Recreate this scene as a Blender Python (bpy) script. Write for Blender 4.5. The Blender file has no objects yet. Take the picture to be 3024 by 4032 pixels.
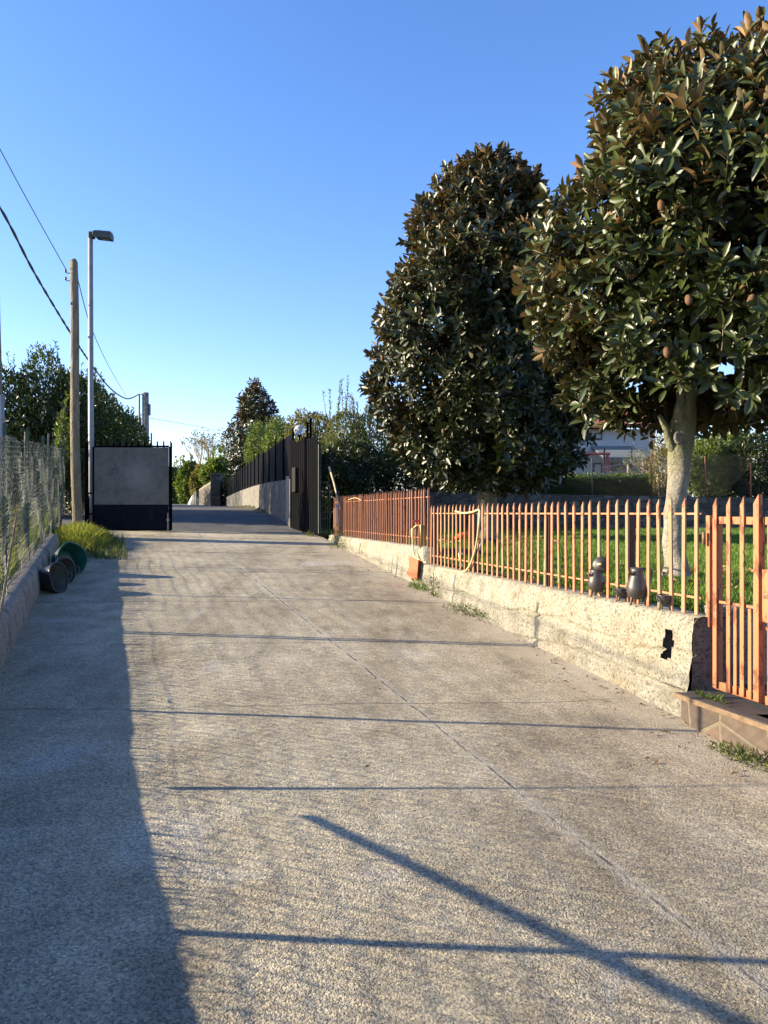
import bpy, math, random
import numpy as np
from mathutils import Vector, Matrix, noise as mnoise

random.seed(7)
RNG = np.random.default_rng(7)
C = bpy.context.scene.collection
sc = bpy.context.scene
R = math.radians

# ------------------------------------------------------------------ camera
cam_d = bpy.data.cameras.new("camera")
cam = bpy.data.objects.new("camera", cam_d); C.objects.link(cam)
cam_d.sensor_fit = 'VERTICAL'; cam_d.sensor_height = 36; cam_d.lens = 27.03
cam_d.clip_start = 0.05; cam_d.clip_end = 3000
cam.location = (0, 0, 0); cam.rotation_euler = (R(90), 0, 0)
cam_d.shift_y = 0.001
sc.camera = cam

# ------------------------------------------------------------------ light
SUN_EL = 18.5
SAZ = math.atan2(0.05, -1.0)                      # direction towards the sun, in plan
SDIR = Vector((math.cos(SAZ)*math.cos(R(SUN_EL)), math.sin(SAZ)*math.cos(R(SUN_EL)), math.sin(R(SUN_EL))))
w = bpy.data.worlds.new("World"); sc.world = w; w.use_nodes = True
nt = w.node_tree; nt.nodes.clear()
sky = nt.nodes.new('ShaderNodeTexSky'); sky.sky_type = 'NISHITA'; sky.sun_disc = False
sky.sun_elevation = R(SUN_EL); sky.sun_rotation = math.atan2(SDIR.x, SDIR.y)
sky.air_density = 1.0; sky.dust_density = 0.4; sky.ozone_density = 2.0; sky.altitude = 200
hs = nt.nodes.new('ShaderNodeHueSaturation'); hs.inputs['Saturation'].default_value = 1.22
bg = nt.nodes.new('ShaderNodeBackground'); bg.inputs[1].default_value = 0.105
wo = nt.nodes.new('ShaderNodeOutputWorld')
nt.links.new(sky.outputs[0], hs.inputs['Color']); tn = nt.nodes.new('ShaderNodeMix'); tn.data_type = 'RGBA'; tn.blend_type = 'MULTIPLY'; tn.inputs[0].default_value = 1; tn.inputs[7].default_value = (1.03, .94, 1.12, 1)
nt.links.new(hs.outputs[0], tn.inputs[6]); nt.links.new(tn.outputs[2], bg.inputs[0]); nt.links.new(bg.outputs[0], wo.inputs[0])
sd = bpy.data.lights.new("sun", 'SUN'); sd.energy = 5.0; sd.angle = R(0.5); sd.color = (1.0, 0.85, 0.60)
so = bpy.data.objects.new("sun", sd); C.objects.link(so)
so.rotation_euler = SDIR.to_track_quat('Z', 'Y').to_euler()
sc.view_settings.view_transform = 'Standard'; sc.view_settings.look = 'None'
sc.view_settings.gamma = 1; sc.view_settings.exposure = 1.58
sc.cycles.max_bounces = 6

# ------------------------------------------------------------------ helpers
def tag(o, label=None, cat=None, group=None, kind=None):
    if label: o['label'] = label
    if cat: o['category'] = cat
    if group: o['group'] = group
    if kind: o['kind'] = kind
    return o

def thing(name, label, cat, loc, group=None):
    o = bpy.data.objects.new(name, None); C.objects.link(o); o.location = loc
    o.empty_display_size = .1
    return tag(o, label, cat, group)

def attach(o, parent):
    if parent is not None:
        o.parent = parent
        o.location = Vector(o.location) - Vector(parent_world(parent))
    return o

def parent_world(p):
    v = Vector(p.location)
    while p.parent is not None:
        p = p.parent; v += Vector(p.location)
    return v

class MB:
    """collects geometry in world coordinates; build() links it as one mesh object"""
    def __init__(s): s.v = []; s.f = []
    def add(s, vs, fs):
        n = len(s.v); s.v.extend([tuple(p) for p in vs]); s.f.extend([tuple(i+n for i in f) for f in fs])
    def box(s, c, size, rot=None):
        x, y, z = [k/2 for k in size]
        p = [Vector((a*x, b*y, d*z)) for a in (-1, 1) for b in (-1, 1) for d in (-1, 1)]
        if rot is not None: p = [rot @ q for q in p]
        c = Vector(c)
        s.add([q+c for q in p], [(0,1,3,2),(4,6,7,5),(0,4,5,1),(2,3,7,6),(0,2,6,4),(1,5,7,3)])
    def prism(s, outline, depth):
        """outline: list of 3D points (planar), depth: vector"""
        n = len(outline); d = Vector(depth)
        a = [Vector(p) for p in outline]; b = [p+d for p in a]
        s.add(a+b, [tuple(range(n))[::-1], tuple(range(n, 2*n))] + [(i, (i+1) % n, n+(i+1) % n, n+i) for i in range(n)])
    def tube(s, path, rad, seg=8, cap=True, wob=0.0, wf=3.0):
        path = [Vector(p) for p in path]
        if not hasattr(rad, '__len__'): rad = [rad]*len(path)
        n0 = len(s.v); vs = []; fs = []
        up = Vector((0, 0, 1)); prev = None
        for i, p in enumerate(path):
            t = (path[min(i+1, len(path)-1)]-path[max(i-1, 0)]).normalized()
            if prev is None:
                a = t.cross(up)
                if a.length < .05: a = t.cross(Vector((1, 0, 0)))
            else: a = prev - t*prev.dot(t)
            a.normalize(); b = t.cross(a); prev = a
            for k in range(seg):
                an = 2*math.pi*k/seg
                q = a*math.cos(an)+b*math.sin(an)
                r = rad[i]
                if wob: r *= 1+wob*mnoise.noise((p+q*rad[i])*wf)
                vs.append(p+q*r)
        for i in range(len(path)-1):
            for k in range(seg):
                k2 = (k+1) % seg
                fs.append((i*seg+k, i*seg+k2, (i+1)*seg+k2, (i+1)*seg+k))
        if cap:
            fs.append(tuple(range(seg))[::-1]); m = (len(path)-1)*seg; fs.append(tuple(m+k for k in range(seg)))
        s.add(vs, fs)
    def lathe(s, prof, seg=24, org=(0, 0, 0), rot=None, sx=1.0, sy=1.0):
        """prof: list of (r, z); open surface of revolution"""
        vs = []; fs = []
        for r, z in prof:
            for k in range(seg):
                a = 2*math.pi*k/seg
                q = Vector((r*math.cos(a)*sx, r*math.sin(a)*sy, z))
                if rot is not None: q = rot @ q
                vs.append(q+Vector(org))
        for i in range(len(prof)-1):
            for k in range(seg):
                k2 = (k+1) % seg
                fs.append((i*seg+k, i*seg+k2, (i+1)*seg+k2, (i+1)*seg+k))
        s.add(vs, fs)
    def build(s, name, mat, parent=None, smooth=False, bevel=0, sharp=None):
        me = bpy.data.meshes.new(name); me.from_pydata(s.v, [], s.f); me.update()
        return link_mesh(me, name, mat, parent, smooth, bevel)

def link_mesh(me, name, mat, parent=None, smooth=False, bevel=0):
    me.materials.append(mat)
    if smooth: me.polygons.foreach_set('use_smooth', [True]*len(me.polygons))
    o = bpy.data.objects.new(name, me); C.objects.link(o)
    if parent is not None:
        o.parent = parent; o.location = -parent_world(parent)
    if bevel:
        b = o.modifiers.new('bevel', 'BEVEL'); b.width = bevel; b.segments = 2; b.limit_method = 'ANGLE'; b.angle_limit = R(40)
    return o

def np_mesh(name, V, F_sizes, F_idx, var=None):
    me = bpy.data.meshes.new(name)
    V = np.ascontiguousarray(V, dtype=np.float32)
    me.vertices.add(len(V)); me.vertices.foreach_set('co', V.ravel())
    F_idx = np.ascontiguousarray(F_idx, dtype=np.int32); F_sizes = np.asarray(F_sizes, dtype=np.int32)
    me.loops.add(len(F_idx)); me.loops.foreach_set('vertex_index', F_idx)
    me.polygons.add(len(F_sizes))
    st = np.concatenate([[0], np.cumsum(F_sizes)[:-1]]).astype(np.int32)
    me.polygons.foreach_set('loop_start', st)
    me.update(calc_edges=True); me.validate()
    if var is not None:
        a = me.attributes.new('var', 'FLOAT', 'POINT'); a.data.foreach_set('value', np.asarray(var, dtype=np.float32))
    return me

def unit(a): return a/np.maximum(np.linalg.norm(a, axis=-1, keepdims=True), 1e-9)

# ---- leaf templates: (verts, faces)
def leaf_tpl(kind):
    if kind == 'big':       # magnolia leaf, folded along the midrib
        v = [(0, 0, 0)]
        for y, wd in ((.2, .30), (.5, .5), (.8, .33)):
            dz = -.10*y*y
            v += [(-wd, y, dz+.13*wd*2), (0, y, dz), (wd, y, dz+.13*wd*2)]
        v += [(0, 1, -.10)]
        f = [(0, 3, 2), (0, 2, 1)]
        for k in (1, 4): f += [(k, k+1, k+4, k+3), (k+1, k+2, k+5, k+4)]
        f += [(7, 8, 10), (8, 9, 10)]
    elif kind == 'mid':
        v = [(0, 0, 0), (-.5, .42, .12), (0, .45, -.02), (.5, .42, .12), (0, 1, -.1)]
        f = [(0, 3, 2), (0, 2, 1), (1, 2, 4), (2, 3, 4)]
    else:                   # two-triangle small leaf
        v = [(0, 0, 0), (.5, .5, .1), (0, 1, 0), (-.5, .5, .1)]
        f = [(0, 1, 2), (0, 2, 3)]
    return np.array(v, float), f

def leaf_mesh(name, P, D, N, L, W, kind='small', var=None):
    T, F = leaf_tpl(kind)
    n = len(P); D = unit(D); X = unit(np.cross(D, N)); N = np.cross(X, D)
    L = np.broadcast_to(L, (n,)); W = np.broadcast_to(W, (n,))
    V = P[:, None, :] + X[:, None, :]*(T[None, :, 0:1]*W[:, None, None]) + D[:, None, :]*(T[None, :, 1:2]*L[:, None, None]) + N[:, None, :]*(T[None, :, 2:3]*L[:, None, None])
    m = len(T)
    base = (np.arange(n)*m)
    flat = np.array([i for f in F for i in f]); sizes = np.array([len(f) for f in F])
    idx = (base[:, None]+flat[None, :]).ravel()
    if var is None: var = RNG.random(n)
    return np_mesh(name, V.reshape(-1, 3), np.tile(sizes, n), idx, np.repeat(var, m))

def rosettes(cent, axis, nl, L, W, kind, spread=(30, 85), step=.012, seed=1):
    """whorls of leaves round each shoot tip; upper faces look up the shoot"""
    rg = np.random.default_rng(seed)
    n = len(cent); axis = unit(axis)
    ref = np.where(np.abs(axis[:, 2:3]) < .9, np.array([[0, 0, 1.]]), np.array([[1., 0, 0]]))
    A = unit(np.cross(axis, ref)); B = np.cross(axis, A)
    k = np.arange(nl)
    az = (k*2.4)[None, :] + rg.random((n, 1))*6.28 + rg.normal(0, .25, (n, nl))
    f = k/(nl-1)
    sp = np.radians(spread[0]+(spread[1]-spread[0])*f[None, :]+rg.normal(0, 9, (n, nl)))
    rad = A[:, None]*np.cos(az)[..., None]+B[:, None]*np.sin(az)[..., None]
    D = axis[:, None]*np.cos(sp)[..., None]+rad*np.sin(sp)[..., None]
    D[..., 2] -= .10*rg.random((n, nl))
    D = unit(D)
    N = axis[:, None]-D*np.sum(axis[:, None]*D, -1, keepdims=True)+rg.normal(0, .18, (n, nl, 3))
    P = cent[:, None]-axis[:, None]*(step*k)[None, :, None]*1.6+rad*.006
    sc_ = (.72+.5*rg.random((n, nl)))*(.8+.35*rg.random((n, 1)))
    var = np.clip(rg.random((n, 1))*.6+rg.random((n, nl))*.4, 0, 1)
    return P.reshape(-1, 3), D.reshape(-1, 3), N.reshape(-1, 3), (L*sc_).ravel(), (W*sc_).ravel(), var.ravel()

def vnoise(P, f, seed=0.0):
    return np.array([mnoise.noise((p[0]*f+seed, p[1]*f-seed, p[2]*f+seed*.5)) for p in P])

# ------------------------------------------------------------------ materials
def mat(name):
    m = bpy.data.materials.new(name); m.use_nodes = True
    return m, m.node_tree, m.node_tree.nodes['Principled BSDF']
def nd(t, typ, **kw):
    n = t.nodes.new(typ)
    for k, v in kw.items(): setattr(n, k, v)
    return n
def pos(t, scale=None):
    g = nd(t, 'ShaderNodeNewGeometry')
    if scale is None: return g.outputs['Position']
    m = nd(t, 'ShaderNodeMapping'); m.inputs['Scale'].default_value = scale
    t.links.new(g.outputs['Position'], m.inputs[0]); return m.outputs[0]
def noise_n(t, scale, detail=4, rough=.55, vec=None, dist=0):
    n = nd(t, 'ShaderNodeTexNoise'); n.inputs['Scale'].default_value = scale
    n.inputs['Detail'].default_value = detail; n.inputs['Roughness'].default_value = rough; n.inputs['Distortion'].default_value = dist
    t.links.new(vec if vec is not None else pos(t), n.inputs['Vector']); return n.outputs['Fac']
def ramp(t, fac, stops, interp='LINEAR'):
    r = nd(t, 'ShaderNodeValToRGB'); r.color_ramp.interpolation = interp
    e = r.color_ramp.elements
    while len(e) < len(stops): e.new(.5)
    for i, (p, c) in enumerate(stops):
        e[i].position = p; e[i].color = (*c, 1) if len(c) == 3 else c
    t.links.new(fac, r.inputs[0]); return r.outputs[0]
def mix(t, fac, a, b, mode='MIX'):
    m = nd(t, 'ShaderNodeMix', data_type='RGBA', blend_type=mode)
    for s, x in ((m.inputs[0], fac), (m.inputs[6], a), (m.inputs[7], b)):
        if isinstance(x, (int, float)): s.default_value = x
        elif isinstance(x, tuple): s.default_value = (*x, 1)
        else: t.links.new(x, s)
    return m.outputs[2]
def mth(t, op, a, b=None, clamp=False):
    m = nd(t, 'ShaderNodeMath', operation=op, use_clamp=clamp)
    for s, x in ((m.inputs[0], a), (m.inputs[1], b)):
        if x is None: continue
        if isinstance(x, (int, float)): s.default_value = x
        else: t.links.new(x, s)
    return m.outputs[0]
def bump(t, b, h, strength=.5, dist=.01, nrm=None):
    n = nd(t, 'ShaderNodeBump'); n.inputs['Strength'].default_value = strength; n.inputs['Distance'].default_value = dist
    t.links.new(h, n.inputs['Height'])
    if nrm is not None: t.links.new(nrm, n.inputs['Normal'])
    t.links.new(n.outputs[0], b.inputs['Normal']); return n.outputs[0]
def simple(name, col, rough=.6, metal=0, var=.25, vs=6, bs=0, bd=.002, spec=.5, bscale=40):
    m, t, b = mat(name)
    f = noise_n(t, vs, 5)
    c = ramp(t, f, [(.3, tuple(k*(1-var) for k in col)), (.7, tuple(min(1, k*(1+var)) for k in col))])
    t.links.new(c, b.inputs['Base Color']); b.inputs['Roughness'].default_value = rough
    b.inputs['Metallic'].default_value = metal; b.inputs['Specular IOR Level'].default_value = spec
    if bs: bump(t, b, noise_n(t, bscale, 4), bs, bd)
    return m

def mk_drive():
    m, t, b = mat('driveway_concrete')
    g = nd(t, 'ShaderNodeNewGeometry'); P = g.outputs['Position']
    sx = nd(t, 'ShaderNodeSeparateXYZ'); t.links.new(P, sx.inputs[0])
    X, Y = sx.outputs[0], sx.outputs[1]
    big = noise_n(t, .55, 5, .6); med = noise_n(t, 3.2, 6, .65)
    fine = noise_n(t, 80, 5, .75)
    c = ramp(t, big, [(.35, (.33, .285, .205)), (.52, (.46, .405, .30)), (.68, (.57, .52, .40))])
    c = mix(t, .5, c, ramp(t, med, [(.3, (.22, .19, .135)), (.7, (.56, .515, .40))]), 'MIX')
    # pale efflorescence and dark stains
    pale = ramp(t, noise_n(t, 1.1, 6, .6, dist=.6), [(.60, (0, 0, 0)), (.74, (1, 1, 1))])
    c = mix(t, mth(t, 'MULTIPLY', pale, .62), c, (.58, .56, .54))
    dark = ramp(t, noise_n(t, 1.6, 6, .65, vec=pos(t, (1.6, .55, 1)), dist=.5), [(.54, (0, 0, 0)), (.70, (1, 1, 1))])
    c = mix(t, mth(t, 'MULTIPLY', dark, .5), c, (.15, .135, .115))
    band = noise_n(t, 1.3, 5, .6, vec=pos(t, (1.4, .16, 1)), dist=.3)
    c = mix(t, .55, c, ramp(t, band, [(.34, (.62, .57, .50)), (.5, (1, 1, 1)), (.66, (1.22, 1.2, 1.16))]), 'MULTIPLY')
    # aggregate grains
    vo = nd(t, 'ShaderNodeTexVoronoi'); vo.inputs['Scale'].default_value = 130; t.links.new(P, vo.inputs['Vector'])
    vsep = nd(t, 'ShaderNodeSeparateColor'); t.links.new(vo.outputs['Color'], vsep.inputs[0])
    gr = ramp(t, vsep.outputs[0], [(0, (.45, .45, .45)), (.5, (1, 1, 1)), (.9, (1.35, 1.3, 1.2)), (1, (1.7, 1.65, 1.5))])
    c = mix(t, .9, c, gr, 'MULTIPLY')
    # worn paste hides the grains in places
    # long joint: X + .366 Y = 2.04
    wob = mth(t, 'MULTIPLY', mth(t, 'SUBTRACT', noise_n(t, 5, 3), .5), .05)
    d = mth(t, 'ABSOLUTE', mth(t, 'ADD', mth(t, 'ADD', mth(t, 'ADD', X, mth(t, 'MULTIPLY', Y, .366)), -2.04), wob))
    groove = mth(t, 'MULTIPLY', mth(t, 'LESS_THAN', d, .008), ramp(t, noise_n(t, 7, 4), [(.42, (.15, .15, .15)), (.55, (1, 1, 1))]))
    rim = ramp(t, mth(t, 'ADD', d, mth(t, 'MULTIPLY', mth(t, 'SUBTRACT', noise_n(t, 9, 4), .5), .06)), [(0, (1, 1, 1)), (.055, (0, 0, 0))])
    c = mix(t, mth(t, 'MULTIPLY', rim, .55), c, (.50, .47, .40))
    cr = None
    for cc, wd in ((5.1, .008), (6.85, .006), (8.9, .011), (11.2, .012), (13.6, .013)):   # cross joints
        wob2 = mth(t, 'MULTIPLY', mth(t, 'SUBTRACT', noise_n(t, 2.2, 4), .5), .16)
        d2 = mth(t, 'ABSOLUTE', mth(t, 'ADD', mth(t, 'ADD', mth(t, 'ADD', mth(t, 'MULTIPLY', X, -.12), Y), -cc), wob2))
        l2 = mth(t, 'LESS_THAN', d2, wd); cr = l2 if cr is None else mth(t, 'MAXIMUM', cr, l2)
    cr = mth(t, 'MULTIPLY', cr, .75)
    dk = mth(t, 'MAXIMUM', groove, cr)
    c = mix(t, mth(t, 'MULTIPLY', dk, .8), c, (.06, .055, .05))
    # sandy border at the foot of the right-hand wall
    cw = mth(t, 'ADD', mth(t, 'ADD', X, mth(t, 'MULTIPLY', Y, .2857)), mth(t, 'MULTIPLY', mth(t, 'SUBTRACT', noise_n(t, 2.5, 5), .5), .5))
    bd = ramp(t, mth(t, 'MULTIPLY', cw, .25), [(.70, (0, 0, 0)), (.80, (1, 1, 1))])
    c = mix(t, mth(t, 'MULTIPLY', bd, .65), c, (.52, .45, .35))
    t.links.new(c, b.inputs['Base Color']); b.inputs['Roughness'].default_value = .93; b.inputs['Specular IOR Level'].default_value = .25
    vs2 = nd(t, 'ShaderNodeTexVoronoi', feature='SMOOTH_F1'); vs2.inputs['Scale'].default_value = 115; vs2.inputs['Smoothness'].default_value = .25
    dv = nd(t, 'ShaderNodeVectorMath', operation='ADD')
    nz = nd(t, 'ShaderNodeTexNoise'); nz.inputs['Scale'].default_value = 45; t.links.new(P, nz.inputs['Vector'])
    scl = nd(t, 'ShaderNodeVectorMath', operation='SCALE'); scl.inputs['Scale'].default_value = .02
    t.links.new(nz.outputs['Color'], scl.inputs[0]); t.links.new(P, dv.inputs[0]); t.links.new(scl.outputs[0], dv.inputs[1]); t.links.new(dv.outputs[0], vs2.inputs['Vector'])
    h = mth(t, 'MULTIPLY', vs2.outputs['Distance'], -.75)
    amp = ramp(t, noise_n(t, 2.0, 3), [(.3, (.35, .35, .35)), (.6, (1, 1, 1))])
    h = mth(t, 'MULTIPLY', h, amp)
    h = mth(t, 'ADD', h, mth(t, 'MULTIPLY', fine, .9))
    h = mth(t, 'ADD', h, mth(t, 'MULTIPLY', noise_n(t, 13, 4, .6, vec=pos(t, (.32, 2.1, 1))), 1.9))
    h = mth(t, 'SUBTRACT', h, mth(t, 'MULTIPLY', dk, 1.5))
    bump(t, b, h, 1.0, .016)
    return m

def mk_plaster(name, light=(.325, .305, .245), dark=(.21, .19, .145), warm=(.33, .27, .17), bs=1.0):
    m, t, b = mat(name)
    med = noise_n(t, 5, 6, .65); c = ramp(t, med, [(.32, dark), (.5, light), (.75, tuple(k*1.12 for k in light))])
    st = ramp(t, noise_n(t, 1.7, 5, .6, dist=.4), [(.5, (0, 0, 0)), (.68, (1, 1, 1))])
    c = mix(t, mth(t, 'MULTIPLY', st, .5), c, warm)
    sp = ramp(t, noise_n(t, 55, 4, .7), [(.38, (.20, .18, .14)), (.50, (1, 1, 1))])
    c = mix(t, .75, c, sp, 'MULTIPLY')
    drip = ramp(t, noise_n(t, 6, 5, .6, vec=pos(t, (1, 1, .12))), [(.62, (0, 0, 0)), (.72, (1, 1, 1))])
    c = mix(t, mth(t, 'MULTIPLY', drip, .35), c, (.26, .20, .17))
    t.links.new(c, b.inputs['Base Color']); b.inputs['Roughness'].default_value = .95; b.inputs['Specular IOR Level'].default_value = .2
    h = mth(t, 'ADD', noise_n(t, 30, 6, .75), mth(t, 'MULTIPLY', noise_n(t, 110, 3, .7), .5))
    bump(t, b, h, bs, .016)
    return m

def mk_leaf(name, ca, cb, under=None, rough=.35, spec=.5, trans=.15, vein=False):
    m, t, b = mat(name)
    at = nd(t, 'ShaderNodeAttribute', attribute_name='var')
    c = ramp(t, at.outputs['Fac'], [(0, ca), (1, cb)])
    if under:
        g = nd(t, 'ShaderNodeNewGeometry')
        uc = ramp(t, at.outputs['Fac'], [(.3, under[0]), (.55, tuple((p+q)/2 for p, q in zip(*under))), (.95, under[1])])
        c = mix(t, g.outputs['Backfacing'], c, uc)
        rg = mix(t, g.outputs['Backfacing'], (rough,)*3, (.8,)*3)
        t.links.new(rg, b.inputs['Roughness'])
    else: b.inputs['Roughness'].default_value = rough
    t.links.new(c, b.inputs['Base Color']); b.inputs['Specular IOR Level'].default_value = spec
    if trans:
        tr = nd(t, 'ShaderNodeBsdfTranslucent'); mx = nd(t, 'ShaderNodeMixShader'); mx.inputs[0].default_value = trans
        cc = mix(t, 1.0, c, (1.6, 1.7, .8), 'MULTIPLY'); t.links.new(cc, tr.inputs[0])
        o = t.nodes['Material Output']
        t.links.new(b.outputs[0], mx.inputs[1]); t.links.new(tr.outputs[0], mx.inputs[2]); t.links.new(mx.outputs[0], o.inputs[0])
    return m

def mk_bark(name, ca, cb, moss=None, scale=(1, 1, 1)):
    m, t, b = mat(name)
    n1 = noise_n(t, 9, 7, .65, vec=pos(t, scale)); n2 = noise_n(t, 30, 5, .7)
    c = ramp(t, n1, [(.3, ca), (.65, cb)])
    c = mix(t, .6, c, ramp(t, n2, [(.3, (.35, .33, .3)), (.5, (1, 1, 1))]), 'MULTIPLY')
    if moss is not None:
        g = nd(t, 'ShaderNodeNewGeometry'); sx = nd(t, 'ShaderNodeSeparateXYZ'); t.links.new(g.outputs['Position'], sx.inputs[0])
        mz = mth(t, 'ADD', mth(t, 'MULTIPLY', sx.outputs[2], 1.0), mth(t, 'MULTIPLY', n1, .8))
        c = mix(t, mth(t, 'MULTIPLY', ramp(t, mz, [(.75, (0, 0, 0)), (1, (1, 1, 1))]), .6), c, moss)
    t.links.new(c, b.inputs['Base Color']); b.inputs['Roughness'].default_value = .9; b.inputs['Specular IOR Level'].default_value = .2
    bump(t, b, mth(t, 'ADD', n1, mth(t, 'MULTIPLY', n2, .8)), 1.0, .04)
    return m

def mk_paint(name, col, rust=.5, thr=.60, rustcol=(.13, .045, .02)):
    m, t, b = mat(name)
    n1 = noise_n(t, 16, 6, .7, vec=pos(t, (1, 1, .45))); n2 = noise_n(t, 2.0, 3, .5)
    c = ramp(t, n2, [(.3, tuple(k*.86 for k in col)), (.7, tuple(min(1, k*1.08) for k in col))])
    r = ramp(t, mth(t, 'ADD', n1, mth(t, 'MULTIPLY', mth(t, 'SUBTRACT', n2, .5), .25)), [(thr, (0, 0, 0)), (thr+.03, (1, 1, 1))])
    c = mix(t, mth(t, 'MULTIPLY', r, rust), c, rustcol)
    t.links.new(c, b.inputs['Base Color']); b.inputs['Roughness'].default_value = .55; b.inputs['Specular IOR Level'].default_value = .35
    bump(t, b, n1, .25, .002)
    return m

def mk_dull(*a):
    m = mk_paint(*a); b = m.node_tree.nodes['Principled BSDF']; b.inputs['Specular IOR Level'].default_value = .03; b.inputs['Roughness'].default_value = .75
    return m

M = {}
M['drive'] = mk_drive()
M['wall'] = mk_plaster('cream_rough_plaster')
M['curb'] = mk_plaster('weathered_grey_concrete', (.30, .275, .235), (.15, .135, .115), (.21, .17, .115), .8)
M['greywall'] = mk_plaster('dirty_grey_concrete', (.19, .18, .16), (.07, .068, .062), (.21, .17, .11), .5)
M['endwall'] = mk_plaster('shade_toned_concrete', (.13, .12, .105), (.07, .065, .055), (.11, .095, .075), .6)  # shade of the wall end and the hole is put into this colour
M['asphalt'] = simple('old_asphalt', (.085, .083, .082), .9, 0, .35, 2.5, .6, .006, .3, 90)
M['soil'] = simple('garden_soil', (.075, .07, .035), .95, 0, .35, 2, .6, .03, .2, 15)
M['turf'] = simple('turf_ground', (.05, .075, .018), .95, 0, .4, 3, .5, .02, .2, 30)
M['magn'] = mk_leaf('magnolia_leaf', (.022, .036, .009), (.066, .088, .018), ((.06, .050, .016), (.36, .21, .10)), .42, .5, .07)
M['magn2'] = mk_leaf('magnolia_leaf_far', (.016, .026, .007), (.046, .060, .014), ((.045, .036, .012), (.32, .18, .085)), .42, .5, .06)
M['laurel'] = mk_leaf('laurel_leaf', (.020, .040, .010), (.07, .10, .022), None, .32, .5, .22)
M['shrub'] = mk_leaf('mixed_shrub_leaf', (.045, .065, .02), (.17, .175, .065), None, .45, .4, .3)
M['lime'] = mk_leaf('bright_green_leaf', (.05, .085, .018), (.15, .19, .05), None, .45, .4, .3)
M['ochre'] = mk_leaf('yellowing_leaf', (.07, .08, .025), (.20, .17, .06), None, .5, .3, .3)
M['dark'] = mk_leaf('dark_hedge_leaf', (.016, .028, .010), (.05, .065, .018), None, .4, .4, .15)
M['clip'] = mk_leaf('clipped_hedge_leaf', (.03, .06, .012), (.11, .17, .03), None, .4, .4, .3)
M['poplar'] = mk_leaf('far_tree_leaf', (.05, .08, .03), (.14, .17, .06), None, .5, .3, .3)
M['grass'] = mk_leaf('lawn_blade', (.045, .095, .012), (.15, .235, .035), None, .5, .3, .35)
M['ygrass'] = mk_leaf('yellow_grass_blade', (.13, .16, .02), (.34, .34, .07), None, .55, .3, .35)
M['weed'] = mk_leaf('weed_leaf', (.05, .075, .02), (.16, .17, .055), None, .5, .3, .3)
M['dry'] = mk_leaf('dry_leaf', (.14, .07, .03), (.42, .25, .14), None, .7, .2, .1)
M['drystem'] = mk_leaf('dry_stem', (.06, .045, .03), (.20, .15, .10), None, .7, .2, .1)
M['barkpale'] = mk_bark('pale_magnolia_bark', (.20, .18, .14), (.36, .33, .27), (.15, .16, .06))
M['barkdark'] = mk_bark('grey_bark', (.12, .105, .085), (.30, .27, .22))
M['timber'] = mk_bark('weathered_timber', (.16, .13, .09), (.36, .30, .21), None, (3, 3, .35))
M['twig'] = simple('pale_twig', (.34, .27, .19), .8)
M['orange'] = mk_paint('orange_gate_paint', (.39, .145, .062), .9, .545)
M['orange2'] = mk_paint('peach_fence_paint', (.40, .185, .095), .9, .575)
M['red2'] = mk_paint('brick_red_fence_paint', (.36, .15, .082), .7, .60)
M['brown'] = mk_paint('dark_brown_paint', (.075, .028, .018), .3, .62)
M['black'] = mk_dull('black_gate_paint', (.0032, .0036, .005), .2, .66, (.02, .014, .012))
M['navy'] = mk_dull('blue_black_sheet', (.008, .010, .017), .4, .58, (.03, .03, .035))
M['sheet'] = mk_plaster('dull_galvanised_sheet', (.155, .155, .145), (.105, .105, .098), (.14, .13, .11), .12)
def bleach(m):
    t = m.node_tree; b = t.nodes['Principled BSDF']; c0 = b.inputs['Base Color'].links[0].from_socket
    g = nd(t, 'ShaderNodeNewGeometry'); v = nd(t, 'ShaderNodeVectorMath', operation='DISTANCE'); v.inputs[1].default_value = (-5.36, 16.78, .82)
    t.links.new(g.outputs['Position'], v.inputs[0])
    f = mth(t, 'ADD', v.outputs['Value'], mth(t, 'MULTIPLY', mth(t, 'SUBTRACT', noise_n(t, 6, 5), .5), .35))
    k = ramp(t, f, [(.05, (.55, .55, .55)), (.42, (0, 0, 0))])
    c = mix(t, k, c0, (.25, .25, .24))
    st = ramp(t, noise_n(t, 11, 5, .6, vec=pos(t, (1, 1, .08))), [(.5, (0, 0, 0)), (.7, (1, 1, 1))])
    c = mix(t, mth(t, 'MULTIPLY', st, .25), c, (.09, .085, .08)); t.links.new(c, b.inputs['Base Color'])
bleach(M['sheet'])
M['galv'] = simple('galvanised_pole', (.27, .265, .26), .55, .25, .12, 4, 0)
M['lampgrey'] = simple('dark_lamp_housing', (.05, .06, .06), .5, .3)
M['green'] = simple('green_coated_wire', (.008, .040, .022), .5, 0, .3, 4)
M['oldwire'] = simple('old_grey_wire', (.07, .068, .06), .6, .3, .3, 6)
M['rustwire'] = simple('rusty_wire', (.16, .06, .035), .8, .2, .4, 20)
M['cable'] = simple('black_cable', (.02, .02, .022), .5)
M['terra'] = simple('terracotta_plate', (.42, .10, .038), .8, 0, .15, 20, .3, .002)
M['hose'] = simple('cream_hose', (.50, .41, .20), .45, 0, .1)
M['iron'] = simple('dark_cast_metal', (.075, .07, .066), .48, .6, .3, 8, .2, .003, .5, 30)
M['rustiron'] = simple('rusty_metal', (.17, .10, .06), .7, .3, .4, 20)
M['tub'] = simple('black_rubber', (.020, .023, .026), .42, 0, .4, 6, .2, .004, .5, 8)
M['tubin'] = simple('dusty_tub_inside', (.06, .065, .055), .7, 0, .4, 8)
M['tubgreen'] = simple('dark_green_plastic', (.015, .085, .06), .45, 0, .4, 8)
M['white'] = simple('white_board', (.30, .29, .25), .5, 0, .08)
M['blue'] = simple('blue_plastic', (.05, .22, .55), .4)
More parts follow.
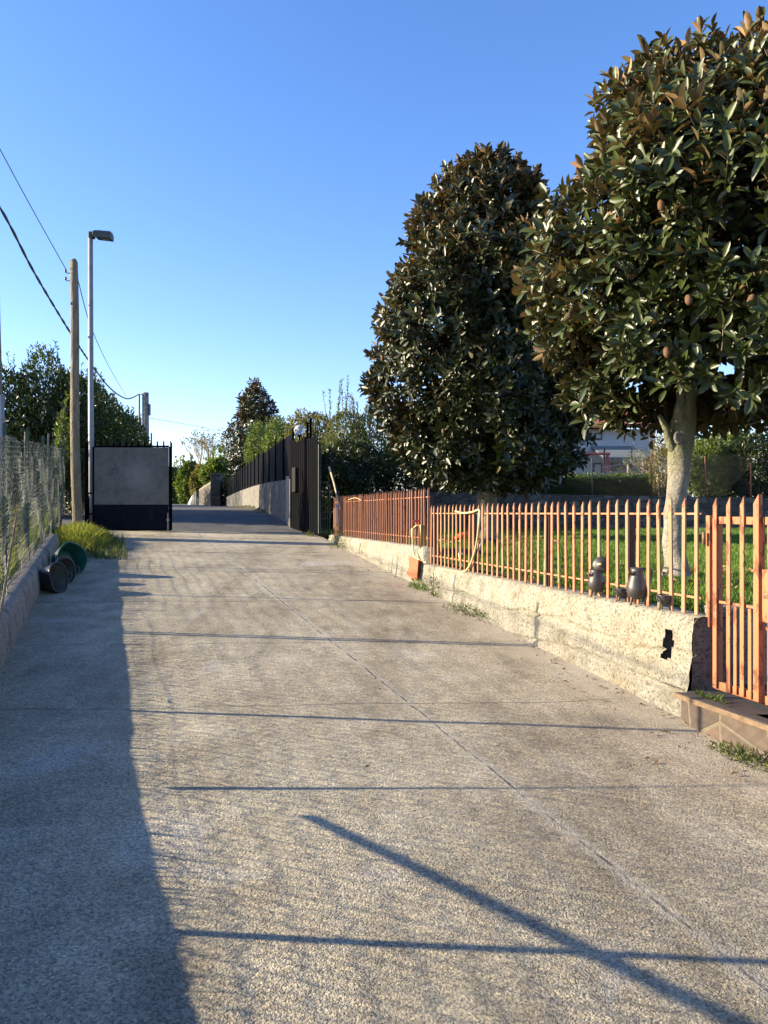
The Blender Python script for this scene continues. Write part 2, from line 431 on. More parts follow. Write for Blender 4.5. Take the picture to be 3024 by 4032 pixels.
M['redp'] = simple('red_plastic', (.55, .04, .03), .4)
M['orangep'] = simple('orange_red_plastic', (.85, .13, .03), .4)
M['brass'] = simple('brass_fitting', (.40, .30, .12), .4, .8)
M['redpaint'] = simple('red_swing_paint', (.42, .07, .05), .5)
M['housewhite'] = simple('white_render', (.42, .43, .44), .9, 0, .05, 2)
M['cream'] = simple('cream_render', (.25, .235, .20), .9, 0, .06, 2)
M['darkmetal'] = simple('dark_window_frame', (.03, .03, .032), .5)
M['glass'] = simple('window_glass', (.10, .12, .14), .08, 0, .1, 2, 0, 0, .8)
M['roofpanel'] = simple('canopy_panel', (.16, .18, .19), .5, 0, .1)
M['brick'] = simple('red_brick', (.25, .08, .05), .9, 0, .3, 12)
M['cone'] = simple('seed_cone', (.13, .07, .035), .85, 0, .35, 60, .8, .01, .3, 110)
M['meterbox'] = simple('black_letterbox', (.012, .012, .014), .7, spec=.15)

def mk_stone(name, cols, mortar, scale, bs=.6, rnd=1.0, mort=.05):
    m, t, b = mat(name)
    v = nd(t, 'ShaderNodeTexVoronoi', feature='F1'); v2 = nd(t, 'ShaderNodeTexVoronoi', feature='DISTANCE_TO_EDGE')
    for k in (v, v2):
        k.inputs['Scale'].default_value = 1; k.inputs['Randomness'].default_value = rnd
        t.links.new(pos(t, scale), k.inputs['Vector'])
    s = nd(t, 'ShaderNodeSeparateColor'); t.links.new(v.outputs['Color'], s.inputs[0])
    c = ramp(t, s.outputs[0], [(0, cols[0]), (.5, cols[1]), (1, cols[2])])
    c = mix(t, .5, c, ramp(t, noise_n(t, 14, 5, .6), [(.3, (.6, .6, .6)), (.7, (1.15, 1.15, 1.15))]), 'MULTIPLY')
    e = ramp(t, v2.outputs['Distance'], [(mort, (0, 0, 0)), (mort*1.5, (1, 1, 1))])
    c = mix(t, e, mortar, c)
    t.links.new(c, b.inputs['Base Color']); b.inputs['Roughness'].default_value = .9
    bump(t, b, mth(t, 'ADD', e, mth(t, 'MULTIPLY', noise_n(t, 40, 4), .4)), bs, .012)
    return m
M['cladding'] = mk_stone('porphyry_cladding', ((.075, .056, .045), (.12, .088, .066), (.17, .11, .07)), (.16, .13, .09), (3.1, 3.1, 2.4), .6, .9, .02)
M['slab'] = simple('grey_brown_slab', (.055, .047, .040), .85, 0, .2, 8, .3, .003)
M['slabedge'] = simple('warm_stone_edge', (.19, .125, .07), .85, 0, .25, 20, .3, .003)
M['fieldstone'] = mk_stone('grey_field_stone', ((.06, .058, .05), (.09, .085, .075), (.14, .135, .12)), (.045, .042, .038), (3.2, 3.2, 6.5), .9, .9, .05)
M['stonepillar'] = mk_stone('brown_stacked_stone', ((.055, .045, .03), (.09, .075, .05), (.13, .11, .08)), (.035, .03, .022), (2.2, 2.2, 5.5), .9, .9, .05)

# ------------------------------------------------------------------ the ground
TT = [-60, 17.6, 19.0, 22.2, 29.1, 38.4, 56, 75.5, 95, 140, 400]
ZZ = [-5.70, -.398, -.24, -.07, .14, .27, .46, .85, .6, -3, -14]
def zroad(X, Y): return np.interp(-.2747*np.asarray(X)+.9615*np.asarray(Y), TT, ZZ)
def lwall(Y): return -2.98-.358*(np.asarray(Y)-6.07)          # face of the low kerb wall on the left
def cR(X, Y): return np.asarray(X)+.2857*np.asarray(Y)        # constant along the right-hand fence
def zlawn(Y): return -.70+.02*(np.asarray(Y)-5)
def sstep(a, b, x): t = np.clip((x-a)/(b-a), 0, 1); return t*t*(3-2*t)

def ground_z(X, Y):
    X = np.asarray(X, float); Y = np.asarray(Y, float)
    zr = zroad(X, Y)-.02
    c = cR(X, Y)
    z = zr.copy() if hasattr(zr, 'copy') else zr
    near = 1-sstep(15.0, 16.5, Y)
    # left garden a little above the road
    L = sstep(.45, .60, lwall(Y)-X)*np.where(Y < 17, 1, 0)
    z = z+L*.30
    # right garden
    rg = sstep(3.95, 4.0, c)
    zl = np.where(Y < 19.85+.0714*(X+1), zlawn(np.clip(Y, 0, 30)), .42)
    zl = np.where(Y < 5.1, -1.16, zl)                                  # sunk entrance behind the gate
    zl = np.where((Y < -1), zr, zl)
    rfar = np.where(Y > 17.5, sstep(3.2, 3.6, c), rg)
    z = z*(1-rfar)+zl*rfar
    far = sstep(60, 90, np.abs(Y)+np.abs(X)*.6)
    return z*(1-far)+zr*far

def sheet(name, xs, ys, zf, material, keep=None, kind='structure'):
    X, Y = np.meshgrid(xs, ys); Z = zf(X, Y)
    V = np.stack([X, Y, Z], -1).reshape(-1, 3); nx = len(xs)
    i, j = np.meshgrid(np.arange(len(xs)-1), np.arange(len(ys)-1)); a = (j*nx+i).ravel()
    if keep is not None:
        cx = (X[:-1, :-1]+X[1:, 1:]).ravel()/2; cy = (Y[:-1, :-1]+Y[1:, 1:]).ravel()/2
        a = a[keep(cx, cy)]
    F = np.stack([a, a+1, a+nx+1, a+nx], -1)
    me = np_mesh(name, V, np.full(len(F), 4), F.ravel())
    o = link_mesh(me, name, material); o['kind'] = kind
    me.polygons.foreach_set('use_smooth', [True]*len(me.polygons))
    return o

xs = np.unique(np.concatenate([np.linspace(-500, -40, 12), np.linspace(-40, -16, 13), np.arange(-16, 14, .3), np.linspace(14, 40, 14), np.linspace(40, 500, 12)]))
ys = np.unique(np.concatenate([np.linspace(-300, -20, 8), np.linspace(-20, -1, 10), np.arange(-1, 24, .3), np.linspace(24, 100, 40), np.linspace(100, 900, 14)]))
sheet('ground', xs, ys, lambda X, Y: ground_z(X, Y)-.06, M['soil'])

# skewed strips: u runs across, v along Y
def strip(name, fl, fr, y0, y1, ny, nx, zf, material, rough=0.0, kind='structure'):
    ys = np.linspace(y0, y1, ny); V = []
    for y in ys:
        a, b = float(fl(y)), float(fr(y))
        for x in np.linspace(a, b, nx): V.append((x, y, 0))
    V = np.array(V); V[:, 2] = zf(V[:, 0], V[:, 1])
    if rough: V[:, 2] += rough*vnoise(V, 1.1)
    i, j = np.meshgrid(np.arange(nx-1), np.arange(ny-1)); a = (j*nx+i).ravel()
    F = np.stack([a, a+1, a+nx+1, a+nx], -1)
    me = np_mesh(name, V, np.full(len(F), 4), F.ravel())
    me.polygons.foreach_set('use_smooth', [True]*len(me.polygons))
    o = link_mesh(me, name, material); o['kind'] = kind
    return o
YG = 17.15
def gatey(x): return 16.95
strip('driveway', lambda y: lwall(y)-.12, lambda y: 3.33-.2857*y, -14, 17.0, 210, 34, lambda X, Y: zroad(X, Y), M['drive'], .008)
strip('road', lambda y: lwall(min(y, 17))-.8-.30*max(0, y-17), lambda y: 2.35-.243*y+.02, 17.0, 82, 120, 14, lambda X, Y: zroad(X, Y)+.004, M['asphalt'], .012)
# right-hand lawn as its own sheet with a fine grid
strip('lawn', lambda y: 3.44-.2857*y, lambda y: 13.0, 5.12, 19.8, 60, 50, lambda X, Y: zlawn(Y)+.0*X, M['turf'], .02)
# entrance floor behind the orange gate
strip('entrance_floor', lambda y: 3.30-.2857*y, lambda y: 7.0, -1.0, 5.12, 10, 8, lambda X, Y: -1.125+0*X, M['slab'])

def drive_z(x, y): return float(zroad(x, y))
PATHD = Vector((-.2747, .9615, 0)); LAT = Vector((.9615, .2747, 0))
def rp(c, Y, z=0.0): return Vector((c-.2857*Y, Y, z))         # point on a line parallel to the right wall

# ------------------------------------------------------------------ right-hand wall (cream, rough, with cracks and a missing brick)
def rough_wall():
    th = thing('garden_wall', 'low rough cream concrete wall under the orange railings, with a dark hole near its end', 'wall', rp(3.4, 10, -1.0))
    V = []; F = []
    Y0, Y1 = 4.86, 15.6
    ns = 620; nz = 46
    ys_ = np.linspace(Y0, Y1, ns)
    def top(y): return -.445 if y > 9.93 else -.662
    # front face
    cracks = [  # (s-curve y as function of Y -> z), thin horizontal mortar cracks
        lambda y: -.915+.02*math.sin(y*3.1)+.012*math.sin(y*9), lambda y: -1.13+.03*math.sin(y*2.3)]
    hole_y, hole_z0, hole_z1 = 5.09, -.965, -.765
    rows = []
    for j in range(nz):
        row = []
        f = j/(nz-1)
        for i, y in enumerate(ys_):
            zb = drive_z(3.3-.2857*y, y)-.06
            z = zb+(top(y)-zb)*f
            p = Vector((0, y*1.04, z))
            d = .012*mnoise.noise(p*3.2)+.011*mnoise.noise(p*9)+.006*mnoise.noise(p*27)
            if f > .93: d += .02*((f-.93)/.07)**2+.012*mnoise.noise(p*14)*((f-.93)/.07)
            for ci, cf in enumerate(cracks):
                zc = cf(y)
                if abs(z-zc) < .010 and mnoise.noise(Vector((y*1.3+ci*7, ci*3.1, 0))) > -.16 and y < 9.4: d += .028
            for vy, sl in ((7.02, .0), (12.9, .0), (9.62, 0)):
                if abs(y-vy) < .012: d += .012
            # vertical crack
            if abs(y-(6.02+.08*(z+.9)+.03*math.sin(z*30))) < .014 and -1.03 < z < -.82: d += .03
            # missing brick
            slant = hole_y-.10*(z+.88)
            c = 3.30+.045*f+d
            q = rp(c, y, z)
            row.append(len(V)); V.append(q)
        rows.append(row)
    for j in range(nz-1):
        for i in range(ns-1):
            mc = (V[rows[j][i]]+V[rows[j+1][i+1]])/2
            yc = mc.y; zc_ = mc.z
            hw = .050*(1-.35*max(0, (zc_+.87)/.1))+.012*mnoise.noise(Vector((zc_*22, 3, 0)))
            if abs(yc-(hole_y-.10*(zc_+.87))) < hw and hole_z0 < zc_ < hole_z1: continue
            F.append((rows[j][i], rows[j+1][i], rows[j+1][i+1], rows[j][i+1]))
    # step between the two heights: fill by keeping the grid continuous (a steep face); top surface
    back = []
    topr = rows[-1]
    prev = topr
    for k, cc in enumerate((3.40, 3.47, 3.56)):
        r = []
        for i, y in enumerate(ys_):
            z = top(y)+.008*mnoise.noise(Vector((cc*9, y*9, 0)))+.006
            r.append(len(V)); V.append(rp(cc, y, z))
        for i in range(ns-1): F.append((prev[i], r[i], r[i+1], prev[i+1]))
        prev = r
    r = []
    for i, y in enumerate(ys_): r.append(len(V)); V.append(rp(3.57, y, -1.6))
    for i in range(ns-1): F.append((prev[i], r[i], r[i+1], prev[i+1]))
    me = bpy.data.meshes.new('wall_body'); me.from_pydata([tuple(v) for v in V], [], F); me.update()
    # turn faces outward
    o = link_mesh(me, 'wall_body', M['wall'], th, smooth=True)
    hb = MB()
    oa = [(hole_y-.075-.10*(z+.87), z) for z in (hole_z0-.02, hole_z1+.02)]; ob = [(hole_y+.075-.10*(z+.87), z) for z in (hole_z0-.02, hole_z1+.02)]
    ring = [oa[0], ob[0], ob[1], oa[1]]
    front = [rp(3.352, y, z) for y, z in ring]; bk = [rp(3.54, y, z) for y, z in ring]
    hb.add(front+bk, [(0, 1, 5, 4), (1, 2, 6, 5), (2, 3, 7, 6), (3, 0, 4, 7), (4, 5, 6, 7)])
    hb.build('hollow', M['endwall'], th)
    # end face
    mb = MB()
    n = 14; VV = []; FF = []
    for j in range(n+1):
        z = -1.7+(top(4.9)+.0+1.7)*j/n
        for i in range(8):
            c = 3.305+.045*j/n+(3.565-3.35)*i/7
            c += .0
            p = rp(c, 4.862-.012*mnoise.noise(Vector((c*9, z*9, 2))), z)
            VV.append(p)
    for j in range(n):
        for i in range(7):
            a = j*8+i; FF.append((a, a+1, a+9, a+8))
    mb.add(VV, FF); mb.build('wall_end', M['endwall'], th, smooth=True)
    return th
wall_right = rough_wall()

# ------------------------------------------------------------------ railings on the wall
def flat_bar(width, thick, z0, z1, point=.045):
    """a flat bar whose slanted top forms a point; local frame: width along the fence, origin on the fence line"""
    mb = MB(); a = PATHD*(width/2); n = LAT*thick
    o = [-a+Vector((0, 0, z0)), a+Vector((0, 0, z0)), a+Vector((0, 0, z1-point)), -a+Vector((0, 0, z1))]
    mb.prism([p-n/2 for p in o], n); return mb

def railing(name, label, c, ya, yb, n, z0, z1, zr1, zr2, m, posts, tk=.012):
    base = rp(c, (ya+yb)/2, z0)
    th = thing(name, label, 'railing', base)
    pk = flat_bar(.030 if tk < .015 else .017, tk, 0, z1-z0)
    me = None
    for i in range(n):
        y = ya+(yb-ya)*i/(n-1)
        p = rp(c, y, z0)
        if me is None:
            o = pk.build('picket', m, None); me = o.data
        else:
            o = bpy.data.objects.new('picket', me); C.objects.link(o)
        o.parent = th; o.location = p-base
        jx = random.gauss(0, .0035)
        o.rotation_euler = (random.gauss(0, .006), random.gauss(0, .006), random.gauss(0, .035))
        o.scale = (1, 1, 1+random.gauss(0, .006))
        o.location.x += jx*.2
    for zz in (zr1, zr2):
        mb = MB(); L = (rp(c, yb, 0)-rp(c, ya, 0)).length+.06
        mid = rp(c, (ya+yb)/2, zz)+LAT*.013
        mb.box(mid, (.014, L, .014), Matrix.Rotation(math.atan2(PATHD.y, PATHD.x)-math.pi/2, 3, 'Z'))
        mb.build('rail', m, th, bevel=.002)
    for y in posts:
        mb = MB(); mb.box(rp(c, y, (z0+zr2)/2)+LAT*.045, (.045, .045, zr2-z0+.004), Matrix.Rotation(math.atan2(PATHD.y, PATHD.x)-math.pi/2, 3, 'Z'))
        mb.build('post', M['brown'], th, bevel=.003)
    return th
CF = 3.42
fence1 = railing('spiked_railing', 'peach orange spiked railing on the nearer lower stretch of the cream wall', CF, 4.94, 9.86, 41, -.655, .10, -.545, -.005, M['orange2'], (5.7, 6.9, 8.6, 9.84))
fence2 = railing('spiked_railing', 'reddish spiked railing on the farther raised stretch of the cream wall by the black gate', CF, 9.97, 15.45, 46, -.44, .325, -.33, .21, M['red2'], (10.0, 11.2, 12.6, 14.1), .022)
tag(fence1, group=None)

# ------------------------------------------------------------------ orange gate + step
def orange_gate():
    th = thing('garden_gate', 'orange painted metal gate with rusty spiked bars and a lock plate above the stone step', 'gate', rp(CF, 4.3, -1.10))
    rot = Matrix.Rotation(math.atan2(PATHD.y, PATHD.x)-math.pi/2, 3, 'Z')
    def vbar(y, z0, z1, w_, t_, nm, pt=0.04, off=0.0, m=M['orange']):
        mb = flat_bar(w_, t_, z0, z1, pt)
        base = rp(CF, y, 0)+LAT*off
        mb.v = [tuple(Vector(v)+base) for v in mb.v]
        return mb.build(nm, m, th, bevel=.002)
    def hbar(ya, yb, z, h_, t_, nm, off=0.0):
        mb = MB(); L = (rp(CF, yb, 0)-rp(CF, ya, 0)).length
        mb.box(rp(CF, (ya+yb)/2, z)+LAT*off, (t_, L, h_), rot); return mb.build(nm, M['orange'], th, bevel=.002)
    # narrow fixed leaf
    vbar(4.855, -.72, -.015, .035, .035, 'gate_stile', 0, .03)
    mbp = MB(); mbp.tube([rp(CF, 4.86, -.12)+LAT*-.012, rp(CF, 4.86, -.20)+LAT*-.012], .011, 10); mbp.build('hinge', M['rustiron'], th, True)
    for y, wd in ((4.775, .034), (4.66, .032), (4.55, .032), (4.43, .042)):
        vbar(y, -1.085, .10+.01*(wd > .04), wd, .010 if wd < .04 else .03, 'picket', .055)
    for y in (4.605, 4.49): vbar(y, -1.085, -.56, .026, .008, 'short_bar', 0)
    hbar(4.40, 4.80, -.045, .045, .03, 'top_rail', .026)
    hbar(4.42, 4.78, -.55, .016, .014, 'middle_rail', .018)
    hbar(4.42, 4.80, -1.07, .05, .03, 'bottom_rail', .026)
    for y in (4.79, 4.455): vbar(y, -1.07, -.05, .035, .035, 'gate_stile', 0, .040)
    # wide swinging leaf, mostly out of the picture
    for y in (4.32, 4.20, 4.08, 3.96, 3.84, 3.72, 3.60, 3.48): vbar(y, -1.085, .10, .032, .010, 'picket', .055)
    hbar(3.42, 4.39, -.045, .045, .03, 'top_rail', .026); hbar(3.42, 4.39, -1.07, .05, .03, 'bottom_rail', .026); hbar(3.42, 4.39, -.66, .02, .014, 'middle_rail', .022)
    for y in (4.37, 3.45): vbar(y, -1.07, -.05, .035, .035, 'gate_stile', 0, .040)
    mb = MB(); mb.box(rp(CF, 4.28, -.47)+LAT*-.012, (.02, .20, .30), rot); mb.build('lock_plate', M['orange'], th, bevel=.003)
    mb = MB(); mb.tube([rp(CF, 4.32, -.47)+LAT*-.022, rp(CF, 4.32, -.47)+LAT*-.06, rp(CF, 4.24, -.47)+LAT*-.06], .008, 8); mb.build('handle', M['rustiron'], th, True)
orange_gate()

def stone_step():
    th = thing('stone_step', 'stone clad step with a grey slab top below the orange gate', 'step', rp(3.3, 4.2, -1.5))
    mb = MB(); a, b_ = 4.70, 2.3
    def P(c, y, z): return rp(c, y, z)
    def slabbox(m_, c0, c1, ya, yb, z0, z1):
        m_.prism([P(c0, ya, z0), P(c1, ya, z0), P(c1, yb, z0), P(c0, yb, z0)], (0, 0, z1-z0))
    slabbox(mb, 3.26, 3.60, b_, 4.85, -1.75, -1.165); mb.build('cladding', M['cladding'], th)
    ys_ = [4.845, 4.30, 3.84, 3.4, 2.9, b_]
    for i in range(len(ys_)-1):
        m2 = MB(); slabbox(m2, 3.215, 3.66, ys_[i+1]+.006, ys_[i], -1.163, -1.128+.003*(i % 2)); o = m2.build('slab', M['slab'], th, bevel=.004)
    m3 = MB(); slabbox(m3, 3.210, 3.2135, b_, 4.845, -1.160, -1.131); m3.build('slab_edge', M['slabedge'], th)
stone_step()

# retaining wall of the lawn inside the gate
mb = MB(); mb.box((5.65, 5.11, -.95), (7.0, .12, .62)); mb.box((5.65, 5.11, -.635), (7.0, .17, .035))
o = mb.build('retaining_wall', M['curb'], None, bevel=.006); tag(o, 'short pale topped retaining wall holding the lawn behind the orange gate', 'wall')

# ------------------------------------------------------------------ left kerb wall
def kerb():
    V = []; F = []
    ys_ = np.arange(.2, 12.6, .045); prof = [(0, -.06), (.0, .10), (-.005, .22), (-.02, .285), (-.05, .32), (-.10, .335), (-.17, .335), (-.22, .32), (-.24, .0)]
    rows = []
    for y in ys_:
        x0 = float(lwall(y)); zb = drive_z(x0, y); hf = 1+.13*float(sstep(4.0, 2.0, y)) if y < 4 else 1; r = []  # hf raises the unseen near end to widen its shadow on the driveway
        for k, (dx, dz) in enumerate(prof):
            n_ = mnoise.noise(Vector((x0+dx, y*2.2, dz*4)))*.010+mnoise.noise(Vector((dx*6, y*9, dz*9)))*.007
            r.append(len(V)); V.append((x0+dx+n_, y, zb+dz*hf+(n_*.5 if k > 2 else 0)))
        rows.append(r)
    for a, b_ in zip(rows[:-1], rows[1:]):
        for k in range(len(prof)-1): F.append((a[k], b_[k], b_[k+1], a[k+1]))
    F.append(tuple(rows[0])); F.append(tuple(rows[-1][::-1]))
    me = bpy.data.meshes.new('kerb_wall'); me.from_pydata(V, [], F); me.update()
    o = link_mesh(me, 'kerb_wall', M['curb'], None, smooth=True)
    tag(o, 'low rounded grey concrete kerb wall below the green wire fence', 'wall')
kerb()

# ------------------------------------------------------------------ left wire fences
def net_wires(xf, ya, yb, zlo, zhi, pitch, rad, wav, seed, droop=0.0):
    """woven diamond netting: zig-zag wires as thin tubes following the fence line"""
    rg = np.random.default_rng(seed)
    H = zhi-zlo; step = pitch
    Ls = yb-ya; n = int((Ls+H)/step)
    V = []; F = []
    m = 9
    for sgn in (1, -1):
        for i in range(n):
            s0 = ya+i*step-(H if sgn > 0 else 0)
            pts = []
            for k in range(m):
                f = k/(m-1); s = s0+f*H if sgn > 0 else s0-f*H+0
                if s < ya-.001 or s > yb+.001: continue
                z = zlo+f*H
                gz = drive_z(float(xf(s)), s)
                bulge = wav*mnoise.noise(Vector((s*1.7, z*2.3, seed)))
                zz = gz+z+.035*mnoise.noise(Vector((s*1.1, z*1.2, seed+5)))*f+droop*math.sin(s*2.85)*f*f
                pts.append((float(xf(s))+bulge+sgn*rad, s, zz))
            if len(pts) < 2: continue
            P = np.array(pts)
            base = len(V)
            for p in P:
                for a in range(3):
                    an = a*2.094
                    V.append((p[0]+rad*math.cos(an), p[1]+rad*.6*math.sin(an), p[2]+rad*math.sin(an)))
            for k in range(len(P)-1):
                for a in range(3):
                    a2 = (a+1) % 3
                    F.append((base+k*3+a, base+k*3+a2, base+(k+1)*3+a2, base+(k+1)*3+a))
    return V, F
xf1 = lambda y: float(lwall(y))-.13
xf2 = lambda y: float(lwall(y))-.42
PY = (.45, 2.64, 4.9, 7.1, 9.07, 11.2, 13.3, 15.4)
th = thing('wire_fence', 'green wire mesh fence with green angle posts standing on the low kerb wall', 'fence', (xf1(9), 9, drive_z(xf1(9), 9)))
V, F = net_wires(xf1, .4, 16.3, .36, 1.76, .070, .0018, .05, 3, .02)
mb = MB(); mb.v = V; mb.f = F
for q in range(25):
    zq = .38+q*.057; mb.tube([(xf1(y)+.02*mnoise.noise(Vector((y*1.7, zq*2, 3)))+.012*math.sin(y*48+q*3), y, drive_z(xf1(y), y)+zq+.05*mnoise.noise(Vector((y*.8, zq*1.2, 8)))*min(1, zq)+.012*math.sin(y*48+q*3.14)) for y in np.arange(.4, 16.3, .065)], .0024, 3, False)
mb.build('wire_mesh', M['green'], th)
for y in PY:
    x = xf1(y)-.02; z = drive_z(x, y)
    mb = MB(); mb.box((x, y, z+1.02), (.035, .006, 1.76)); mb.box((x-.0205, y+.0145, z+1.02), (.006, .035, 1.76)); mb.build('post', M['green'], th)
for zz, wv in ((.42, .01), (1.08, .02), (1.74, .02)):
    mb = MB(); mb.tube([(xf1(y)+.01*mnoise.noise(Vector((y, zz, 0))), y, drive_z(xf1(y), y)+zz+wv*math.sin(y*2.85)) for y in np.arange(.4, 16.3, .35)], .0014, 4); mb.build('tension_wire', M['green'], th)
th = thing('old_wire_fence', 'old rusty topped wire netting on grey stakes just behind the green mesh fence', 'fence', (xf2(9), 9, drive_z(xf2(9), 9)+.3))
V, F = net_wires(xf2, .4, 16.8, .34, 1.82, .10, .0013, .09, 11, .03)
mb = MB(); mb.v = V; mb.f = F; mb.build('wire_netting', M['oldwire'], th)
for q in range(3):
    mb = MB(); mb.tube([(xf2(y)+.05*mnoise.noise(Vector((y*2, q*3.3, 0))), y, drive_z(xf2(y), y)+1.80+.06*mnoise.noise(Vector((y*2.4, q*5, 3)))) for y in np.arange(.4, 16.8, .12)], .0022, 4); mb.build('rusty_wire', M['rustwire'], th)
for i, y in enumerate(np.arange(7.06, 16.8, 4.4)):
    x = xf2(y)-.04; z = drive_z(x, y); h = 1.85+.22*((i*7) % 3)/2
    mb = MB(); mb.tube([(x, y, z+.2), (x+.02, y, z+1.0), (x-.01+.03*math.sin(i), y+.02, z+h)], [.022, .02, .018], 8, wob=.15, wf=9); mb.build('stake', M['barkdark'] if i % 2 else M['greywall'], th, True)

# ------------------------------------------------------------------ poles, lamp and cables
def pz(px, py, Y): return Vector(((px-829.5)/1661*Y, Y, (1108-py)/1661*Y))
PX, PYY = -6.0, 15.0
th = thing('utility_pole', 'weathered wooden utility pole rising from the yellow grass beside the grey gate', 'pole', (PX, PYY, -.55))
mb = MB(); path = []; rad = []
for k in range(15):
    f = k/14; z = -.75+f*5.65
    path.append((PX+.05-.13*f-.03*math.sin(f*5), PYY, z)); rad.append(.098-.024*f)
mb.tube(path, rad, 14, wob=.08, wf=2.0)
top = Vector(path[-1]); mb.tube([top, top+Vector((.02, 0, .06))], [.074, .03], 14)
mb.build('pole_shaft', M['timber'], th, True)
for dz in (-.22, -.37):
    mb = MB(); q = top+Vector((-.07, 0, dz)); mb.tube([q, q+Vector((-.07, 0, 0)), q+Vector((-.09, 0, .05))], .009, 6)
    mb.build('insulator_bracket', M['lampgrey'], th, True)
    mb = MB(); mb.lathe([(0, .08), (.018, .075), (.025, .05), (.018, .035), (.026, .02), (.0, .01)], 10, q+Vector((-.09, 0, 0))); mb.build('insulator', M['lampgrey'], th, True)

LX, LY = -6.47, 17.0
th = thing('street_lamp', 'tall grey street lamp with a flat finned head behind the wooden pole', 'street lamp', (LX, LY, -.4))
mb = MB(); mb.tube([(LX, LY, -.5), (LX, LY, .3), (LX-.005, LY, .42), (LX-.02, LY, 6.1)], [.045, .045, .062, .052], 14); mb.build('lamp_post', M['galv'], th, True)
mb = MB(); mb.box((LX+.01, LY, 6.14), (.12, .12, .14)); mb.box((LX+.06, LY, 6.19), (.12, .1, .05)); mb.build('bracket', M['lampgrey'], th, bevel=.01)
mb = MB(); mb.prism([(LX+.06, LY-.11, 6.20), (LX+.46, LY-.11, 6.165), (LX+.46, LY-.11, 6.03), (LX+.12, LY-.11, 6.07), (LX+.06, LY-.11, 6.14)], (0, .22, 0)); mb.box((LX+.14, LY, 6.205), (.15, .16, .05)); mb.build('lamp_head', M['lampgrey'], th, bevel=.008)
mb = MB()
for k in range(10): mb.box((LX+.235+.023*k, LY, 6.195-.0018*k), (.005, .19, .055))
mb.build('cooling_fins', M['lampgrey'], th)
mb = MB(); mb.box((LX+.33, LY, 6.043), (.18, .14, .012), Matrix.Rotation(R(6.5), 3, 'Y')); mb.build('lens', M['glass'], th)
mb = MB(); mb.box((LX, LY, .44), (.14, .14, .03)); mb.box((LX, LY, -.02), (.13, .13, .03)); mb.build('clamp', M['black'], th)

# pole at the left edge
ex, ey = -7.72, 15.3
th = thing('concrete_pole', 'dark leaning pole with a grey conduit at the left edge of the view', 'pole', (ex, ey, -.4))
mb = MB(); mb.tube([(ex, ey, -.6), (ex-.03, ey, 3.0), (ex-.12, ey, 7.2)], [.15, .13, .10], 14); mb.build('pole_shaft', M['barkdark'], th, True)
mb = MB(); mb.tube([(ex+.15, ey-.08, -.6), (ex+.15, ey-.08, 2.35)], .05, 10); mb.build('conduit', M['galv'], th, True)
for z in (1.85, .9):
    mb = MB(); mb.tube([(ex+.2*math.cos(a)+.04, ey+.2*math.sin(a), z) for a in np.linspace(0, 2*math.pi, 19)], .008, 5); mb.build('band', M['white'], th)

# far pole with an arm
fy = 38.0; f0 = pz(315, 966, fy)
th = thing('concrete_pole', 'distant concrete pole with a short top arm above the grey gate', 'pole', (f0.x, fy, .2))
mb = MB(); mb.tube([(f0.x, fy, -.2), (f0.x-.02, fy, pz(0, 848, fy).z)], [.20, .16], 12); mb.build('pole_shaft', M['curb'], th, True)
mb = MB(); zt = pz(0, 852, fy).z; mb.tube([(f0.x+.15, fy-.1, zt), (f0.x-.30, fy-.1, zt), (f0.x-.30, fy-.1, zt-2.7)], .05, 6); mb.build('cross_arm', M['lampgrey'], th)
mb = MB(); mb.box((f0.x+.14, fy, zt-.75), (.14, .2, .55)); mb.build('junction_box', M['lampgrey'], th)
for px_, tp in ((304, 905), (327, 935)):
    p = pz(px_, tp, 30); mb = MB(); mb.tube([(p.x, 30, -.2), p], .03, 6); o = mb.build('iron_stake', M['rustwire'], None, True)
    tag(o, 'thin brown stake %s the distant pole behind the grey gate' % ('left of' if px_ < 310 else 'right of'), 'stake')

def cable(name, pts, r, label, strands=1, tw=.02, m='cable'):
    pts = [Vector(p) for p in pts]
    # Catmull-Rom
    out = []
    for i in range(len(pts)-1):
        p0, p1, p2, p3 = pts[max(i-1, 0)], pts[i], pts[i+1], pts[min(i+2, len(pts)-1)]
        for k in range(14):
            t_ = k/14
            out.append(.5*((2*p1)+(p2-p0)*t_+(2*p0-5*p1+4*p2-p3)*t_**2+(3*p1-p0-3*p2+p3)*t_**3))
    out.append(pts[-1])
    if strands > 1:      # re-sample for the twist
        dd = []
        for a, b_ in zip(out[:-1], out[1:]):
            n = max(1, int((b_-a).length/.12))
            dd += [a.lerp(b_, q/n) for q in range(n)]
        out = dd+[out[-1]]
    mb = MB()
    for s_ in range(strands):
        P = []; L = 0
        for i, p in enumerate(out):
            if i: L += (out[i]-out[i-1]).length
            a = L*6+s_*2*math.pi/strands
            P.append(p+(Vector((0, math.cos(a), math.sin(a)))*tw if strands > 1 else Vector((0, 0, 0))))
        mb.tube(P, r, 5)
    o = mb.build(name, M[m], None, True); tag(o, label, 'cable'); return o
tp = top
cable('overhead_wire', [pz(-200, -60, 8.5), pz(0, 322, 12.3), pz(80, 470, 13.9), tp+Vector((-.15, 0, -.15))], .008, 'thin straight overhead wire running down to the top of the wooden pole')
cable('overhead_wire', [tp+Vector((.05, .05, -.30)), pz(200, 715, 20), pz(240, 800, 30), pz(272, 855, 42)], .010, 'thin overhead wire going on from the wooden pole towards the far hedge')
cable('twisted_cable', [pz(-160, 200, 9), pz(0, 448, 12), pz(75, 590, 14), pz(150, 715, 17), pz(200, 790, 21), pz(240, 840, 26), pz(275, 861, 32), (f0.x-.3, fy-.1, zt)], .016, 'thick twisted black cable sagging to the distant concrete pole', 2, .018)
